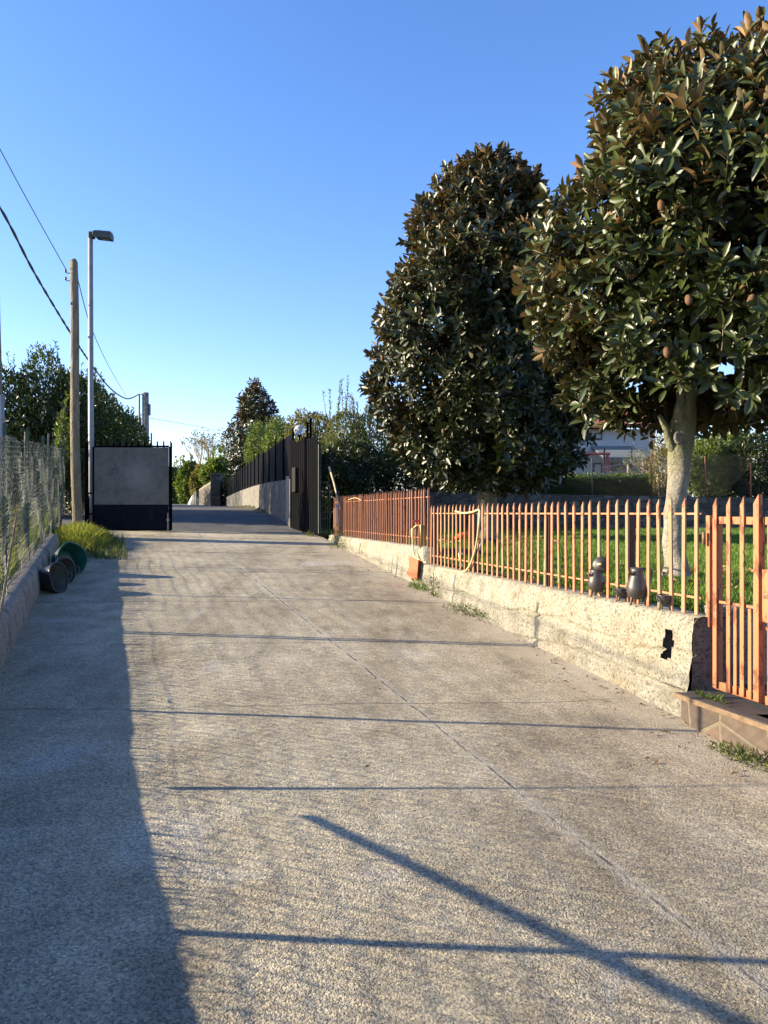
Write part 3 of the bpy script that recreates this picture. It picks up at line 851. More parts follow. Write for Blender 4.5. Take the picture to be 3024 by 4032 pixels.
cable('overhead_wire', [(f0.x+.1, fy, pz(0, 902, fy).z), pz(400, 916, 50), pz(485, 932, 62)], .012, 'thin wire stretching from the distant pole towards the far magnolia')

# ------------------------------------------------------------------ left leaf of the big gate
GX0, GX1, GY = (203-829.5)/1661*16.8, (370-829.5)/1661*16.8, 16.8
th = thing('gate_leaf', 'grey sheet covered gate leaf with dark bottom and short spikes beside the wooden pole', 'gate', ((GX0+GX1)/2, GY, -.39))
def fr(z0, z1, x0, x1, m, nm, y=GY, t=.04):
    mb = MB(); mb.box(((x0+x1)/2, y, (z0+z1)/2), (x1-x0, t, z1-z0)); return mb.build(nm, m, th, bevel=.004)
fr(-.385, 1.45, GX0-.03, GX0+.01, M['black'], 'hinge_stile'); fr(-.385, 1.45, GX1-.05, GX1-.008, M['black'], 'closing_stile')
fr(1.435, 1.475, GX0+.011, GX1-.051, M['black'], 'top_rail'); fr(-.385, -.35, GX0+.011, GX1-.051, M['black'], 'bottom_rail'); fr(.165, .19, GX0+.011, GX1-.051, M['black'], 'middle_rail', GY+.012)
fr(.185, 1.43, GX0+.012, GX1-.053, M['sheet'], 'upper_sheet', GY-.015, .006)
fr(-.35, .183, GX0+.012, GX1-.053, M['navy'], 'lower_sheet', GY-.014, .006)
for k in range(13):
    x = GX0+.02+(GX1-GX0-.05)*k/12
    mb = MB(); mb.prism([(x-.016, GY-.006, 1.40 if k < 12 else -.36), (x+.016, GY-.006, 1.40 if k < 12 else -.36), (x+.016, GY-.006, 1.545), (x-.016, GY-.006, 1.59)], (0, .012, 0)) if k < 12 else mb.prism([(x+.008, GY-.02, -.37), (x+.045, GY-.02, -.37), (x+.045, GY-.02, 1.52), (x+.008, GY-.02, 1.58)], (0, .04, 0))
    mb.build('spike', M['black'], th)
mb = MB(); mb.tube([(GX1-.06, GY-.05, -.38), (GX1-.06, GY-.05, .0)], .014, 8); mb.box((GX1-.06, GY-.04, -.15), (.06, .03, .05)); mb.build('drop_bolt', M['galv'], th)
# gate post behind it
gp = (GX0-.22, 17.0)
th = thing('gate_post', 'black metal post frame between the wooden pole and the grey gate leaf', 'post', (gp[0], gp[1], -.4))
mb = MB(); mb.box((gp[0], gp[1], .55), (.09, .09, 2.0)); mb.build('post_tube', M['black'], th, bevel=.004)
mb = MB(); mb.box((gp[0]-.22, gp[1]+.02, .55), (.05, .05, 1.9)); mb.box((gp[0]-.11, gp[1], 1.45), (.24, .03, .03)); mb.tube([(gp[0]-.20, gp[1], .65), (gp[0]+.01, gp[1], 1.0)], .012, 6); mb.tube([(gp[0]-.2, gp[1], 1.55), (gp[0]-.1, gp[1], 1.68), (gp[0]+.02, gp[1], 1.5)], .012, 6); mb.build('side_frame', M['black'], th)

# ------------------------------------------------------------------ right leaf, pillar, globe lamp
A = Vector((-1.36, 16.0, 0)); B = Vector((-2.15, 17.75, 0)); AB = B-A; n_ab = Vector((-AB.y, AB.x, 0)).normalized()
th = thing('gate_leaf', 'black slatted gate leaf standing open on the right below the globe lamp', 'gate', ((A+B)/2)+Vector((0, 0, -.42)))
rotg = Matrix.Rotation(math.atan2(AB.y, AB.x), 3, 'Z')
for k in range(15):
    p = A+AB*(k/14); zt_ = 1.60+.04*math.sin(k*1.1)
    zb = drive_z(p.x, p.y)+.05
    if k in (0, 1): zt_ -= .16
    mb = MB(); mb.box((p.x, p.y, (zt_+zb)/2), (.104, .016, zt_-zb), rotg); u = AB.normalized()
    mb.prism([Vector((p.x, p.y, zt_))-u*.052-n_ab*-.008, Vector((p.x, p.y, zt_))+u*.052-n_ab*-.008, Vector((p.x, p.y, zt_+.06))+u*.052-n_ab*-.008], n_ab*-.016)
    mb.build('slat', M['black'], th)
for z in (-.22, .5, 1.38):
    mb = MB(); m_ = (A+B)/2; mb.box((m_.x, m_.y, z), (AB.length, .04, .04), rotg); ob = mb.build('cross_rail', M['black'], th); ob.location += n_ab*-.03
mb = MB(); mb.box((A.x+.02, A.y-.02, .5), (.05, .05, 1.85), rotg); mb.build('front_stile', M['lampgrey'], th)
mb = MB(); q = A+AB*.78+n_ab*.04; mb.box((q.x, q.y, .75), (.26, .07, .55), rotg); mb.build('letterbox', M['meterbox'], th, bevel=.006)
px, py_ = -1.93, 18.1
th = thing('gate_pillar', 'dark pillar of the big gate with two tall iron uprights', 'pillar', (px, py_, -.3))
mb = MB(); mb.box((px, py_, .55), (.30, .30, 1.8)); mb.build('pillar_body', M['greywall'], th, bevel=.01)
for dx, h in ((.19, 1.98), (.26, 2.06)):
    mb = MB(); mb.box((px+dx, py_-.6, .8), (.05, .05, 2*h-1.4)); mb.build('upright', M['black'], th)
mb = MB(); mb.box((-2.22, 17.72, .36), (.07, .05, .98)); mb.build('white_plate', M['white'], th)
gz = pz(647, 929, 18.0)
th = thing('globe_lamp', 'clear round globe lamp on a short stem above the gate pillar', 'lamp', (gz.x, gz.y, gz.z-.35))
m, t, b = mat('smoky_globe'); b.inputs['Base Color'].default_value = (.75, .76, .78, 1); b.inputs['Roughness'].default_value = .08
b.inputs['Transmission Weight'].default_value = .55; b.inputs['IOR'].default_value = 1.15
mb = MB(); mb.lathe([(.0001, -.125)]+[(.125*math.cos(a), .125*math.sin(a)) for a in np.linspace(-1.4, 1.4, 14)]+[(.0001, .125)], 24, gz); mb.build('globe', m, th, True)
mb = MB(); mb.tube([gz+Vector((0, 0, -.45)), gz+Vector((0, 0, -.11))], .02, 8); mb.lathe([(.045, -.15), (.05, -.12), (.03, -.10)], 12, gz); mb.build('stem', M['black'], th, True)
mb = MB(); mb.tube([gz+Vector((0, 0, -.10)), gz+Vector((0, 0, .05))], [.02, .028], 8); mb.build('bulb', M['white'], th, True)

# ------------------------------------------------------------------ long wall with dark sheet fence beyond the gate
def fx(y): return 2.194-.243*y
th = thing('roadside_wall', 'long stained concrete wall topped by a black sheet fence, running up the road beyond the gate', 'wall', (fx(30), 30, 0))
V = []; F = []; ysw = np.linspace(17.9, 60, 90)
for y in ysw:
    zb = float(zroad(fx(y), y))-.1; zt_ = np.interp(y, [18, 24, 30, 40, 60], [.80, .95, 1.05, 1.14, 1.2])
    for k in range(5):
        z = zb+(zt_-zb)*k/4; V.append((fx(y)+.012*mnoise.noise(Vector((y*2, z*3, 0))), y, z))
    V.append((fx(y)+.25, y, zt_)); V.append((fx(y)+.25, y, zb))
for i in range(len(ysw)-1):
    for k in range(6): a = i*7+k; F.append((a, a+7, a+8, a+1))
F.append(tuple(range(7)))
me = bpy.data.meshes.new('concrete_base'); me.from_pydata(V, [], F); me.update(); link_mesh(me, 'concrete_base', M['greywall'], th)
yy = 17.9; i = 0
while yy < 58:
    y2 = min(yy+1.95, 60)
    za = float(np.interp(yy, [18, 24, 30, 40, 60], [.80, .95, 1.05, 1.14, 1.2])); zb2 = float(np.interp(y2, [18, 24, 30, 40, 60], [.80, .95, 1.05, 1.14, 1.2]))
    ta = float(np.interp(yy, [18, 46, 60], [1.88, 2.38, 2.6])); tb = float(np.interp(y2, [18, 46, 60], [1.88, 2.38, 2.6]))
    mb = MB(); 
    mb.prism([(fx(yy)+.05, yy, za+.002), (fx(y2)+.05, y2, zb2+.002), (fx(y2)+.05, y2, tb), (fx(yy)+.05, yy, ta)], (.015, 0, 0))
    mb.build('sheet_panel', M['black'], th)
    mb = MB(); mb.box((fx(yy)+.035, yy, (za+ta)/2+.05), (.03, .06, ta-za+.09)); mb.build('fence_post', M['black'], th)
    yy += 2.0; i += 1

# stone pillar + sloping stone wall far up the road
def stone_far():
    Y = 58; xa = (455-829.5)/1661*Y; xb = (476-829.5)/1661*Y
    zt_ = (1108-1024)/1661*Y
    th = thing('stone_pillar', 'brown stacked stone pillar with a sloping stone wall at the top of the road', 'pillar', (xa, Y, .5))
    mb = MB(); mb.box(((xa+xb)/2, Y+.4, (zt_+.3)/2), (xb-xa, .9, zt_-.3)); mb.box(((xa+xb)/2, Y+.4, zt_+.02), (xb-xa+.12, 1.0, .1)); mb.build('pillar_body', M['stonepillar'], th, bevel=.02)
    Yw = 59; x0 = (430-829.5)/1661*(Yw+6); x1 = xa-.01
    z0 = (1108-1060)/1661*(Yw+6); z1 = (1108-1040)/1661*Yw
    mb = MB(); mb.prism([(x0, Yw+6, .3), (x1, Yw, .3), (x1, Yw, z1), (x0, Yw+6, z0)], (.2, .5, 0)); mb.build('sloping_wall', M['stonepillar'], th)
    mb = MB()
    mb.prism([(x0, Yw+5.97, z0+.002), (x1, Yw-.03, z1+.002), (x1, Yw-.03, z1+.12), (x0, Yw+5.97, z0+.12)], (.26, .6, 0)); mb.build('coping', M['curb'], th)
    for px_, tp_, m_, lab in ((424, 1060, 'timber', 'dark stake left of the sloping stone wall at the road top'), (431, 1062, 'curb', 'pale marker post beside the sloping stone wall at the road top')):
        p = pz(px_, tp_, 66); mb = MB(); mb.tube([(p.x, 66, .3), p], .09, 6); o = mb.build('marker_post', M[m_], None); tag(o, lab, 'post')
    p = pz(415, 1089, 68); mb = MB(); mb.lathe([(.62, -.6), (.55, .1), (.42, .5), (.2, .85), (.001, 1.0)], 9, (p.x+.2, 68, .7)); 
    mb.v = [tuple(Vector(v)*(1)+Vector((.15*mnoise.noise(Vector(v)*2), 0, .1*mnoise.noise(Vector(v)*3)))) for v in mb.v]
    o = mb.build('boulder', M['white'], None, False); tag(o, 'pale boulder at the foot of the far bushes beside the marker posts', 'boulder')
stone_far()

# ------------------------------------------------------------------ small back gate, terrace wall
th = thing('iron_gate', 'narrow dark iron gate between the black gate leaf and the reddish railing', 'gate', (-1.35, 17.2, -.5))
mb = MB()
mb.tube([(-1.62, 17.0, -.5), (-1.62, 17.0, .62), (-1.55, 17.0, .68), (-1.28, 17.0, .68), (-1.2, 17.0, .62), (-1.2, 17.0, -.5)], .016, 6); mb.build('frame', M['barkdark'], th, True)
for k in range(7):
    x = -1.56+.052*k; mb = MB(); mb.box((x, 17.0, .05), (.012, .012, 1.1)); mb.build('bar', M['barkdark'], th)
mb = MB(); mb.box((-1.41, 17.0, -.12), (.40, .01, .02)); mb.build('cross_bar', M['barkdark'], th)

V = []; F = []
def tw_line(s): return Vector((-1.0+s*12.6, 19.4+s*.9, 0))
th = thing('stone_terrace_wall', 'dark field stone wall at the back of the lawn behind both magnolias', 'wall', (5, 19.9, -.4))
mb = MB(); n = 60; Vv = []; Ff = []
for i in range(n+1):
    s = i/n; p = tw_line(s); ztop = .56-.19*s
    for k in range(7):
        z = -.75+(ztop+.75)*k/6
        Vv.append((p.x, p.y+.05*mnoise.noise(Vector((p.x*2.5, 0, z*5)))+.02*mnoise.noise(Vector((p.x*8, 0, z*14))), z+(.03*mnoise.noise(Vector((p.x*3, 1, 1))) if k == 6 else 0)))
    Vv.append((p.x, p.y+.35, ztop)); Vv.append((p.x, p.y+.35, -.75))
for i in range(n):
    for k in range(8): a = i*9+k; Ff.append((a, a+9, a+10, a+1))
Ff.append(tuple(range(9))); Ff.append(tuple(n*9+k for k in range(9))[::-1])
mb.add(Vv, Ff); mb.build('wall_body', M['fieldstone'], th)

# chain-link poles on the terrace
th = thing('chain_link_fence', 'thin chain link fence on rusty poles above the dark stone terrace wall', 'fence', (5, 20.5, .4))
for px_, tp_ in ((1278, 990), (1407, 980), (1523, 985), (1621, 1000)):
    Y = 20.6; p = pz(px_, tp_, Y); mb = MB(); mb.tube([(p.x+.02, Y, .3), p], .022, 7); mb.build('pole', M['rustwire'] if px_ > 1300 else M['oldwire'], th, True)
mb = MB(); x0, x1, z0, z1 = 4.2, 10.2, .45, 1.55; Y = 20.62; H = z1-z0; r = .0022
s = x0-H
while s < x1:
    for sg in (1, -1):
        a = (s, z0) if sg > 0 else (s+H, z0); b_ = (s+H, z1) if sg > 0 else (s, z1)
        if min(a[0], b_[0]) > x0-.01 and max(a[0], b_[0]) < x1: mb.tube([(a[0], Y+sg*r, a[1]), (b_[0], Y+sg*r, b_[1])], r, 3, False)
    s += .075
mb.build('wire_mesh', M['oldwire'], th)

# ------------------------------------------------------------------ house behind
def house():
    Y = 33.0
    def hx(px_): return (px_-829.5)/1661*Y
    def hz(py_): return (1108-py_)/1661*Y
    x0, x1, x2 = hx(1040), hx(1345), hx(1400)
    th = thing('white_house', 'white house with a lean-to canopy glimpsed between the two magnolias', 'house', ((x0+x1)/2, Y+3, .4))
    mb = MB(); mb.prism([(x0, Y, 0), (x2+.3, Y, 0), (x2+.3, Y, 3.6), (x0, Y, 3.6)], (0, 7, 0)); mb.build('wall', M['housewhite'], th)
    mb = MB(); mb.prism([(x0-.5, Y-.5, 3.6), (x2+.8, Y-.5, 3.6), (x2+.8, Y+3.5, 5.1), (x0-.5, Y+3.5, 5.1)], (0, 0, .18)); mb.prism([(x0-.5, Y+3.501, 5.1), (x2+.8, Y+3.501, 5.1), (x2+.8, Y+7.5, 3.6), (x0-.5, Y+7.5, 3.6)], (0, 0, .18)); mb.build('roof', M['brick'], th)
    Yp = Y-1.9
    def hx2(px_): return (px_-829.5)/1661*Yp
    def hz2(py_): return (1108-py_)/1661*Yp
    # canopy
    xa, xb = hx2(1305), hx2(1400)
    mb = MB(); mb.prism([(xa, Yp, hz2(990)), (xb, Yp, hz2(990)), (xb, Y-.01, hz(966)), (xa, Y-.01, hz(966))], (0, 0, .05)); cn = mb.build('canopy', M['roofpanel'], th)
    for k in range(6):
        x = xa+(xb-xa)*k/5; mb = MB(); mb.prism([(x-.03, Yp-.02, hz2(990)-.06), (x+.03, Yp-.02, hz2(990)-.06), (x+.03, Y-.02, hz(966)-.06), (x-.03, Y-.02, hz(966)-.06)], (0, 0, .055)); ra = mb.build('rafter', M['darkmetal'], cn)
    # porch walls and door
    mb = MB(); xc = hx2(1366); mb.box(((xc+xb)/2, Yp+.6, (hz2(992)+.3)/2), (xb-xc, .2, hz2(992)-.3)); mb.build('porch_wall', M['cream'], th)
    mb = MB(); mb.box((hx(1342), Y-.03, (hz(998)+.3)/2), (.95, .05, hz(998)-.3)); mb.build('door', M['cream'], th)
    mb = MB(); mb.box((xc-.04, Yp, hz2(1010)), (.07, .07, 1.6)); mb.box((hx2(1305), Yp, hz2(1010)), (.07, .07, 1.6)); mb.build('canopy_post', M['darkmetal'], th)
    for (a, b_, c_, d_) in ((1281, 1300, 1000, 1030), (1303, 1322, 1000, 1030), (1262, 1278, 935, 950), (1284, 1300, 935, 950)):
        mb = MB(); mb.box(((hx(a)+hx(b_))/2, Y-.03, (hz(c_)+hz(d_))/2), (hx(b_)-hx(a), .05, hz(c_)-hz(d_))); w_ = mb.build('window', M['darkmetal'], th)
        mb = MB(); mb.box(((hx(a)+hx(b_))/2, Y-.058, (hz(c_)+hz(d_))/2), (hx(b_)-hx(a)-.12, .01, hz(c_)-hz(d_)-.12)); mb.build('pane', M['housewhite'] if c_ > 980 else M['glass'], w_)
    mb = MB(); mb.box((xb+.22, Yp+.7, 1.2), (.28, .3, 2.2)); mb.build('brick_pier', M['brick'], th)
house()
# red A-frame swing
th = thing('swing_frame', 'red tubular swing frame standing in front of the white house', 'swing', (8.6, 27, .4))
Y = 27.0
ap = pz(1312, 980, Y)
for i, (fx_, dy) in enumerate(((1300, -.6), (1330, -.5))):
    p = pz(fx_, 1038, Y+dy); mb = MB(); mb.tube([ap, (p.x, Y+dy, .35)], .04, 8); mb.build('leg', M['redpaint'], th, True)
mb = MB(); p = pz(1334, 1038, Y+.6); mb.tube([ap, (p.x, Y+.6, .35)], .04, 8); mb.build('leg', M['redpaint'], th, True)
mb = MB(); mb.tube([ap+Vector((.1, 0, 0)), ap+Vector((-2.4, 0, 0))], .045, 8); mb.build('top_bar', M['redpaint'], th, True)
for k in (0, 1):
    p = ap+Vector((-2.4, 0, 0)); mb = MB(); mb.tube([p, (p.x-.3+.6*k, Y+.6, .35)], .04, 8); mb.build('leg', M['redpaint'], th, True)
for i, (a, b_, lab) in enumerate((((1280, 1032), (1390, 1000), 'lower'), ((1285, 1008), (1395, 992), 'upper'))):
    pass
cable('clothes_line', [pz(1278, 1027, 21), pz(1340, 1018, 23), pz(1407, 1003, 26)], .012, 'lower of two pale clothes lines in front of the white house', 1, 0, 'white')
cable('clothes_line', [pz(1278, 1013, 21), pz(1340, 1003, 23), pz(1407, 990, 26)], .012, 'upper of two pale clothes lines in front of the white house', 1, 0, 'white')

# ------------------------------------------------------------------ vegetation builders
def magnolia(name, label, cx, cy, zbase, prof, nro, L, W, trunk, matl, kind, seed, lump=.12, nl=9, ncone=0, group=None, lean=(0, 0), bark='barkpale', gap=-.22, twigs=0, axis_up=.55, clear=False):
    th = thing(name, label, 'tree', (trunk[0][0], trunk[0][1], zbase), group)
    rg = np.random.default_rng(seed)
    zs = np.array([p[0] for p in prof]); rs = np.array([p[1] for p in prof])
    # sample by surface area
    zz = np.linspace(zs[0], zs[-1], 200); rr = np.interp(zz, zs, rs)
    wgt = rr+.25; cdf = np.cumsum(wgt); cdf /= cdf[-1]
    n = nro
    z = np.interp(rg.random(n), cdf, zz); th_ = rg.random(n)*2*math.pi
    depth = np.where(rg.random(n) < .6, rg.random(n)*.15-.03, .1+.6*rg.random(n)**1.3)
    r0 = np.interp(z, zs, rs)
    d = np.stack([np.cos(th_), np.sin(th_), np.zeros(n)], -1)
    probe = np.stack([np.cos(th_)*r0, np.sin(th_)*r0, z], -1)
    lum = 1+lump*2*vnoise(probe, .9, seed)+lump*vnoise(probe, 2.6, seed+3)
    r = r0*lum*(1-depth)
    P = np.stack([cx+np.cos(th_)*r, cy+np.sin(th_)*r, z+.1*rg.normal(size=n)], -1)
    gapn = vnoise(P, 1.9, seed+9)
    P_keep = (gapn > gap) | (depth > .35)
    if clear: P_keep &= ~((np.hypot(P[:, 0]-trunk[0][0], P[:, 1]-trunk[0][1]+.4) < .62) & (P[:, 2] < 1.38))
    P = P[P_keep]; d = d[P_keep]; dep = depth[P_keep]; n = len(P)
    zn = (P[:, 2]-zs[0])/(zs[-1]-zs[0])
    up = axis_up*.25+1.9*np.clip(zn-.38, 0, 1)-.5*np.clip(.25-zn, 0, 1)*2
    ax = d*(1-.35*zn)[:, None]+np.array([[0, 0, 1.]])*up[:, None]+rg.normal(0, .38, (n, 3))
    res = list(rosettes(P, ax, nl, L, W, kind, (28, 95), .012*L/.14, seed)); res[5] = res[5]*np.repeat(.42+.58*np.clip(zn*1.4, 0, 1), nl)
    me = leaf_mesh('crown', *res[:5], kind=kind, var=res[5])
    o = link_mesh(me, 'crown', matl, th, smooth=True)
    # trunk and limbs
    mb = MB(); path = [Vector(p[:3]) for p in trunk]; rad = [p[3] for p in trunk]
    # densify
    pp = []; rrd = []
    for i in range(len(path)-1):
        for k in range(5): pp.append(path[i].lerp(path[i+1], k/5)); rrd.append(rad[i]+(rad[i+1]-rad[i])*k/5)
    pp.append(path[-1]); rrd.append(rad[-1])
    mb.tube(pp, rrd, 22, wob=.30, wf=5)
    for q in range(14):
        f = .35+.6*q/14; i = int(f*(len(pp)-1)); s = pp[i]
        if s.z < zs[0]+.15: continue
        a = q*2.4; rz = float(np.interp(s.z+.9, zs, rs))*.8
        e = Vector((cx+math.cos(a)*rz, cy+math.sin(a)*rz, min(zs[-1]-.3, s.z+.9))); mid = (s+e)/2+Vector((0, 0, .15))
        r_ = rrd[i]*.5; mb.tube([s, mid, e], [r_, r_*.6, r_*.2], 7, wob=.2, wf=6)
    mb.build('trunk', M[bark], th, True)
    if twigs:
        mb = MB(); idx = rg.choice(np.where(dep < .1)[0], twigs, replace=False)
        for i in idx:
            p = Vector(P[i]); a = Vector(unit(ax[i:i+1])[0]); e = p-a*(.35+.3*rg.random())
            e = e.lerp(Vector((cx, cy, e.z)), .12); mb.tube([p, (p+e)/2+Vector(rg.normal(0, .015, 3)), e], [.004, .006, .009], 5)
        mb.build('twig_growth', M['twig'], th, True)
    for q in range(ncone):
        # cones sit just outside the crown on the side facing the road
        z_ = zs[0]+.15+(zs[-1]-zs[0])*.42*rg.random(); a = math.radians(rg.uniform(175, 300)); pr = Vector((math.cos(a), math.sin(a), 0)); r1 = float(np.interp(z_, zs, rs))
        l1 = 1+lump*2*mnoise.noise((pr.x*r1*.9+seed, pr.y*r1*.9-seed, z_*.9+seed*.5))
        c_ = Vector((cx, cy, z_))+pr*r1*l1*1.0
        mb = MB(); mb.lathe([(.001, -.05), (.02, -.045), (.032, -.015), (.03, .02), (.018, .045), (.001, .055)], 10, c_, Matrix.Rotation(rg.normal(0, .4), 3, 'X')); mb.build('seed_cone', M['cone'], th, True)
    return th

T1x, T1y = 2.96, 7.75
prof1 = [(.98, .8), (1.12, 1.2), (1.35, 1.42), (1.7, 1.54), (2.4, 1.55), (3.07, 1.48), (3.54, 1.32), (3.82, 1.2), (4.2, .98), (4.42, .76), (4.57, .5), (4.66, .22)]
magnolia('magnolia_tree', 'near magnolia with pale grey trunk and big glossy leaves at the right edge', T1x+.34, T1y, -.65, prof1, 4300, .148, .062,
         [(T1x-.02, T1y, -.72, .19), (T1x-.01, T1y, -.60, .14), (T1x-.03, T1y, -.35, .108), (T1x-.045, T1y, .0, .10), (T1x+.015, T1y, .35, .104), (T1x+.03, T1y, .62, .112), (T1x+.05, T1y, .85, .118), (T1x+.10, T1y, 1.3, .09), (T1x+.14, T1y, 2.4, .065), (T1x+.2, T1y, 4.0, .03)],
         M['magn'], 'big', 21, .16, 9, 7, twigs=160, clear=True)
# forked stub on the near trunk
tr = [o for o in bpy.data.objects if o.name.startswith('magnolia_tree')][0]
mb = MB(); mb.tube([(T1x+.0, T1y-.02, .55), (T1x-.10, T1y-.05, .72), (T1x-.15, T1y-.07, .86), (T1x-.22, T1y-.1, .97)], [.06, .046, .034, .02], 10, wob=.2, wf=8)
mb.tube([(T1x+.03, T1y-.03, .8), (T1x+.0, T1y-.06, 1.0), (T1x+.06, T1y-.05, 1.35)], [.085, .06, .035], 10, wob=.2, wf=8); mb.build('fork', M['barkpale'], tr, True)
mb = MB(); mb.lathe([(.05, 0), (.035, .015), (.0, .0)], 10, (T1x-.04, T1y-.125, .74), Matrix.Rotation(R(75), 3, 'X'), 1, 1.5); mb.build('branch_scar', M['barkdark'], tr, True)

T2x, T2y = 1.97, 14.7
prof2 = [(.60, 1.0), (.85, 1.5), (1.2, 1.76), (1.7, 1.88), (2.5, 1.94), (3.3, 1.92), (4.1, 1.80), (4.9, 1.58), (5.6, 1.28), (6.2, .93), (6.55, .6), (6.75, .25)]
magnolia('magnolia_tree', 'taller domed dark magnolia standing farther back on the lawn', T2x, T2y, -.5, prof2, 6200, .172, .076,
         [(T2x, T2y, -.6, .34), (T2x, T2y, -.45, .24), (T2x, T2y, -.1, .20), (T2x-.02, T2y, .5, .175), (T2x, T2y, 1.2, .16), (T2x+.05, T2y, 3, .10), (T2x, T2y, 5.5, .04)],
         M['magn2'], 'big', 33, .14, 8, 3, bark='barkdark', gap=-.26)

T3y = 46
magnolia('magnolia_tree', 'distant small magnolia beyond the black sheet fence', (549-829.5)/1661*T3y+.05, T3y, .3,
         [(1.6, .8), (2.4, 1.35), (3.6, 1.52), (4.8, 1.42), (5.9, 1.22), (6.8, .93), (7.5, .47), (7.85, .1)], 1700, .26, .11,
         [(-7.75, T3y, .2, .18), (-7.75, T3y, 2.2, .15), (-7.75, T3y, 6.5, .05)], M['magn2'], 'mid', 44, .2, 7, 0, bark='barkdark')

def bush(name, label, cat, boxes, nleaf, L, W, matl, seed, spikes=0, spike_h=.6, stems=6, upd=.3, group=None, kind=None, bark='barkdark', wild=.5, leaf='small', spike_r=.8):
    """boxes: ellipsoids (cx,cy,cz,rx,ry,rz). Leaves in a lumpy shell plus interior; upright leafy shoots on top"""
    rg = np.random.default_rng(seed)
    c0 = boxes[0]
    zb = min(b[2]-b[5] for b in boxes)
    th = thing(name, label, cat, (c0[0], c0[1], float(ground_z(c0[0], c0[1]))), group)
    Ps = []; Ds = []
    vol = np.array([b[3]*b[5]+b[4]*b[5] for b in boxes]); vol = vol/vol.sum()
    for b, fr_ in zip(boxes, vol):
        n = int(nleaf*fr_)
        d = unit(rg.normal(size=(n, 3)))
        dep = np.where(rg.random(n) < .65, rg.random(n)*.14, .14+.5*rg.random(n))
        q = d*np.array([b[3], b[4], b[5]])
        pr = q+np.array(b[:3])
        fq = .9/max(.35, min(b[3], b[5])*.6)
        lum = 1+.22*vnoise(pr, fq, seed)+.10*vnoise(pr, fq*3, seed+2)
        Ps.append(np.array(b[:3])+q*(lum*(1-dep))[:, None]); Ds.append(d)
    P = np.concatenate(Ps); D = np.concatenate(Ds)
    n = len(P)
    dirs = unit(D*.7+rg.normal(0, wild, (n, 3))+np.array([0, 0, upd])); N = unit(D*.6+np.array([0, 0, .8])+rg.normal(0, .5, (n, 3)))
    var = np.clip(.5+.35*vnoise(P, 1.6/max(.5, c0[3]), seed+5)+rg.normal(0, .22, n), 0, 1)
    mb = MB()
    sp = []; sd_ = []; sn = []
    for k in range(spikes):
        b = boxes[rg.integers(len(boxes))]
        a = rg.random()*6.28; r_ = math.sqrt(rg.random())*spike_r
        x = b[0]+math.cos(a)*b[3]*r_; y = b[1]+math.sin(a)*b[4]*r_; z = b[2]+b[5]*math.sqrt(max(0, 1-r_*r_))*.92
        h = spike_h*(.45+.75*rg.random()); ln = Vector((rg.normal(0, .14), rg.normal(0, .14), 1))
        s = Vector((x, y, z-.3)); e = Vector((x, y, z))+ln*h
        mb.tube([s, e], [.012, .004], 4, False)
        m_ = int(max(8, h/(L*.28)))
        f = rg.random(m_)
        pts = np.array([s.lerp(e, q) for q in (.15+.85*f)])
        an = rg.random(m_)*6.28; dd = np.stack([np.cos(an), np.sin(an), .8+.5*rg.random(m_)], -1)
        sp.append(pts); sd_.append(unit(dd)); sn.append(np.stack([-np.cos(an)*.6, -np.sin(an)*.6, np.ones(m_)], -1))
    if sp:
        sp = np.concatenate(sp); P = np.concatenate([P, sp]); dirs = np.concatenate([dirs, np.concatenate(sd_)]); N = np.concatenate([N, unit(np.concatenate(sn))])
        var = np.concatenate([var, .5+.5*rg.random(len(sp))])
    sz = .7+.55*rg.random(len(P))
    me = leaf_mesh('foliage', P, dirs, N, L*sz, W*sz, leaf, var); link_mesh(me, 'foliage', matl, th, smooth=(leaf != 'small'))
    for k in range(stems):
        b = boxes[k % len(boxes)]; a = k*2.4
        g0 = Vector((b[0]+.15*b[3]*math.cos(a), b[1]+.15*b[4]*math.sin(a), zb-.1))
        e = Vector((b[0]+.55*b[3]*math.cos(a), b[1]+.55*b[4]*math.sin(a), b[2]+.35*b[5]))
        r_ = .02+.012*max(b[3:6]); mb.tube([g0, g0.lerp(e, .5)+Vector((0, 0, .1)), e], [r_, r_*.7, r_*.3], 6)
    if mb.v: mb.build('stems', M[bark], th, True)
    return th

def ell(pxl, pyt, pyb, Y, pxr, ry=None):
    """ellipsoid for something that spans those picture columns and rows at distance Y"""
    xa = (pxl-829.5)/1661*Y; xb = (pxr-829.5)/1661*Y; zt_ = (1108-pyt)/1661*Y; zb = (1108-pyb)/1661*Y
    return ((xa+xb)/2, Y, (zt_+zb)/2, (xb-xa)/2, ry or (xb-xa)/2, (zt_-zb)/2)

# left hedge: individual laurels
bush('laurel_bush', 'large laurel left of the wooden pole, nearest of the hedge', 'bush', [ell(-60, 790, 1080, 20.0, 80, 1.1), ell(30, 765, 1080, 20.5, 165, 1.1), ell(-160, 800, 1100, 20.0, 10, 1.1)], 26000, .11, .042, M['laurel'], 51, 26, .75, leaf='mid')
bush('laurel_bush', 'dark laurel just right of the wooden pole behind the lamp post', 'bush', [ell(120, 812, 1080, 21.5, 235, 1.6)], 13000, .11, .044, M['laurel'], 52, 12, .6, leaf='mid')
bush('laurel_bush', 'laurel behind the left half of the grey gate leaf', 'bush', [ell(185, 868, 1090, 23.5, 290, 1.7)], 11000, .11, .045, M['laurel'], 53, 14, .5)
bush('laurel_bush', 'rounded laurel at the end of the hedge beside the distant pole', 'bush', [ell(235, 900, 1095, 26, 315, 1.5)], 9000, .12, .05, M['laurel'], 54, 10, .5)
bush('young_laurel', 'small bright laurel shoot bush poking over the wire fence beside the wooden pole', 'bush', [ell(122, 900, 1010, 17.2, 150, .2)], 420, .12, .045, M['lime'], 55, 5, .5, leaf='mid')
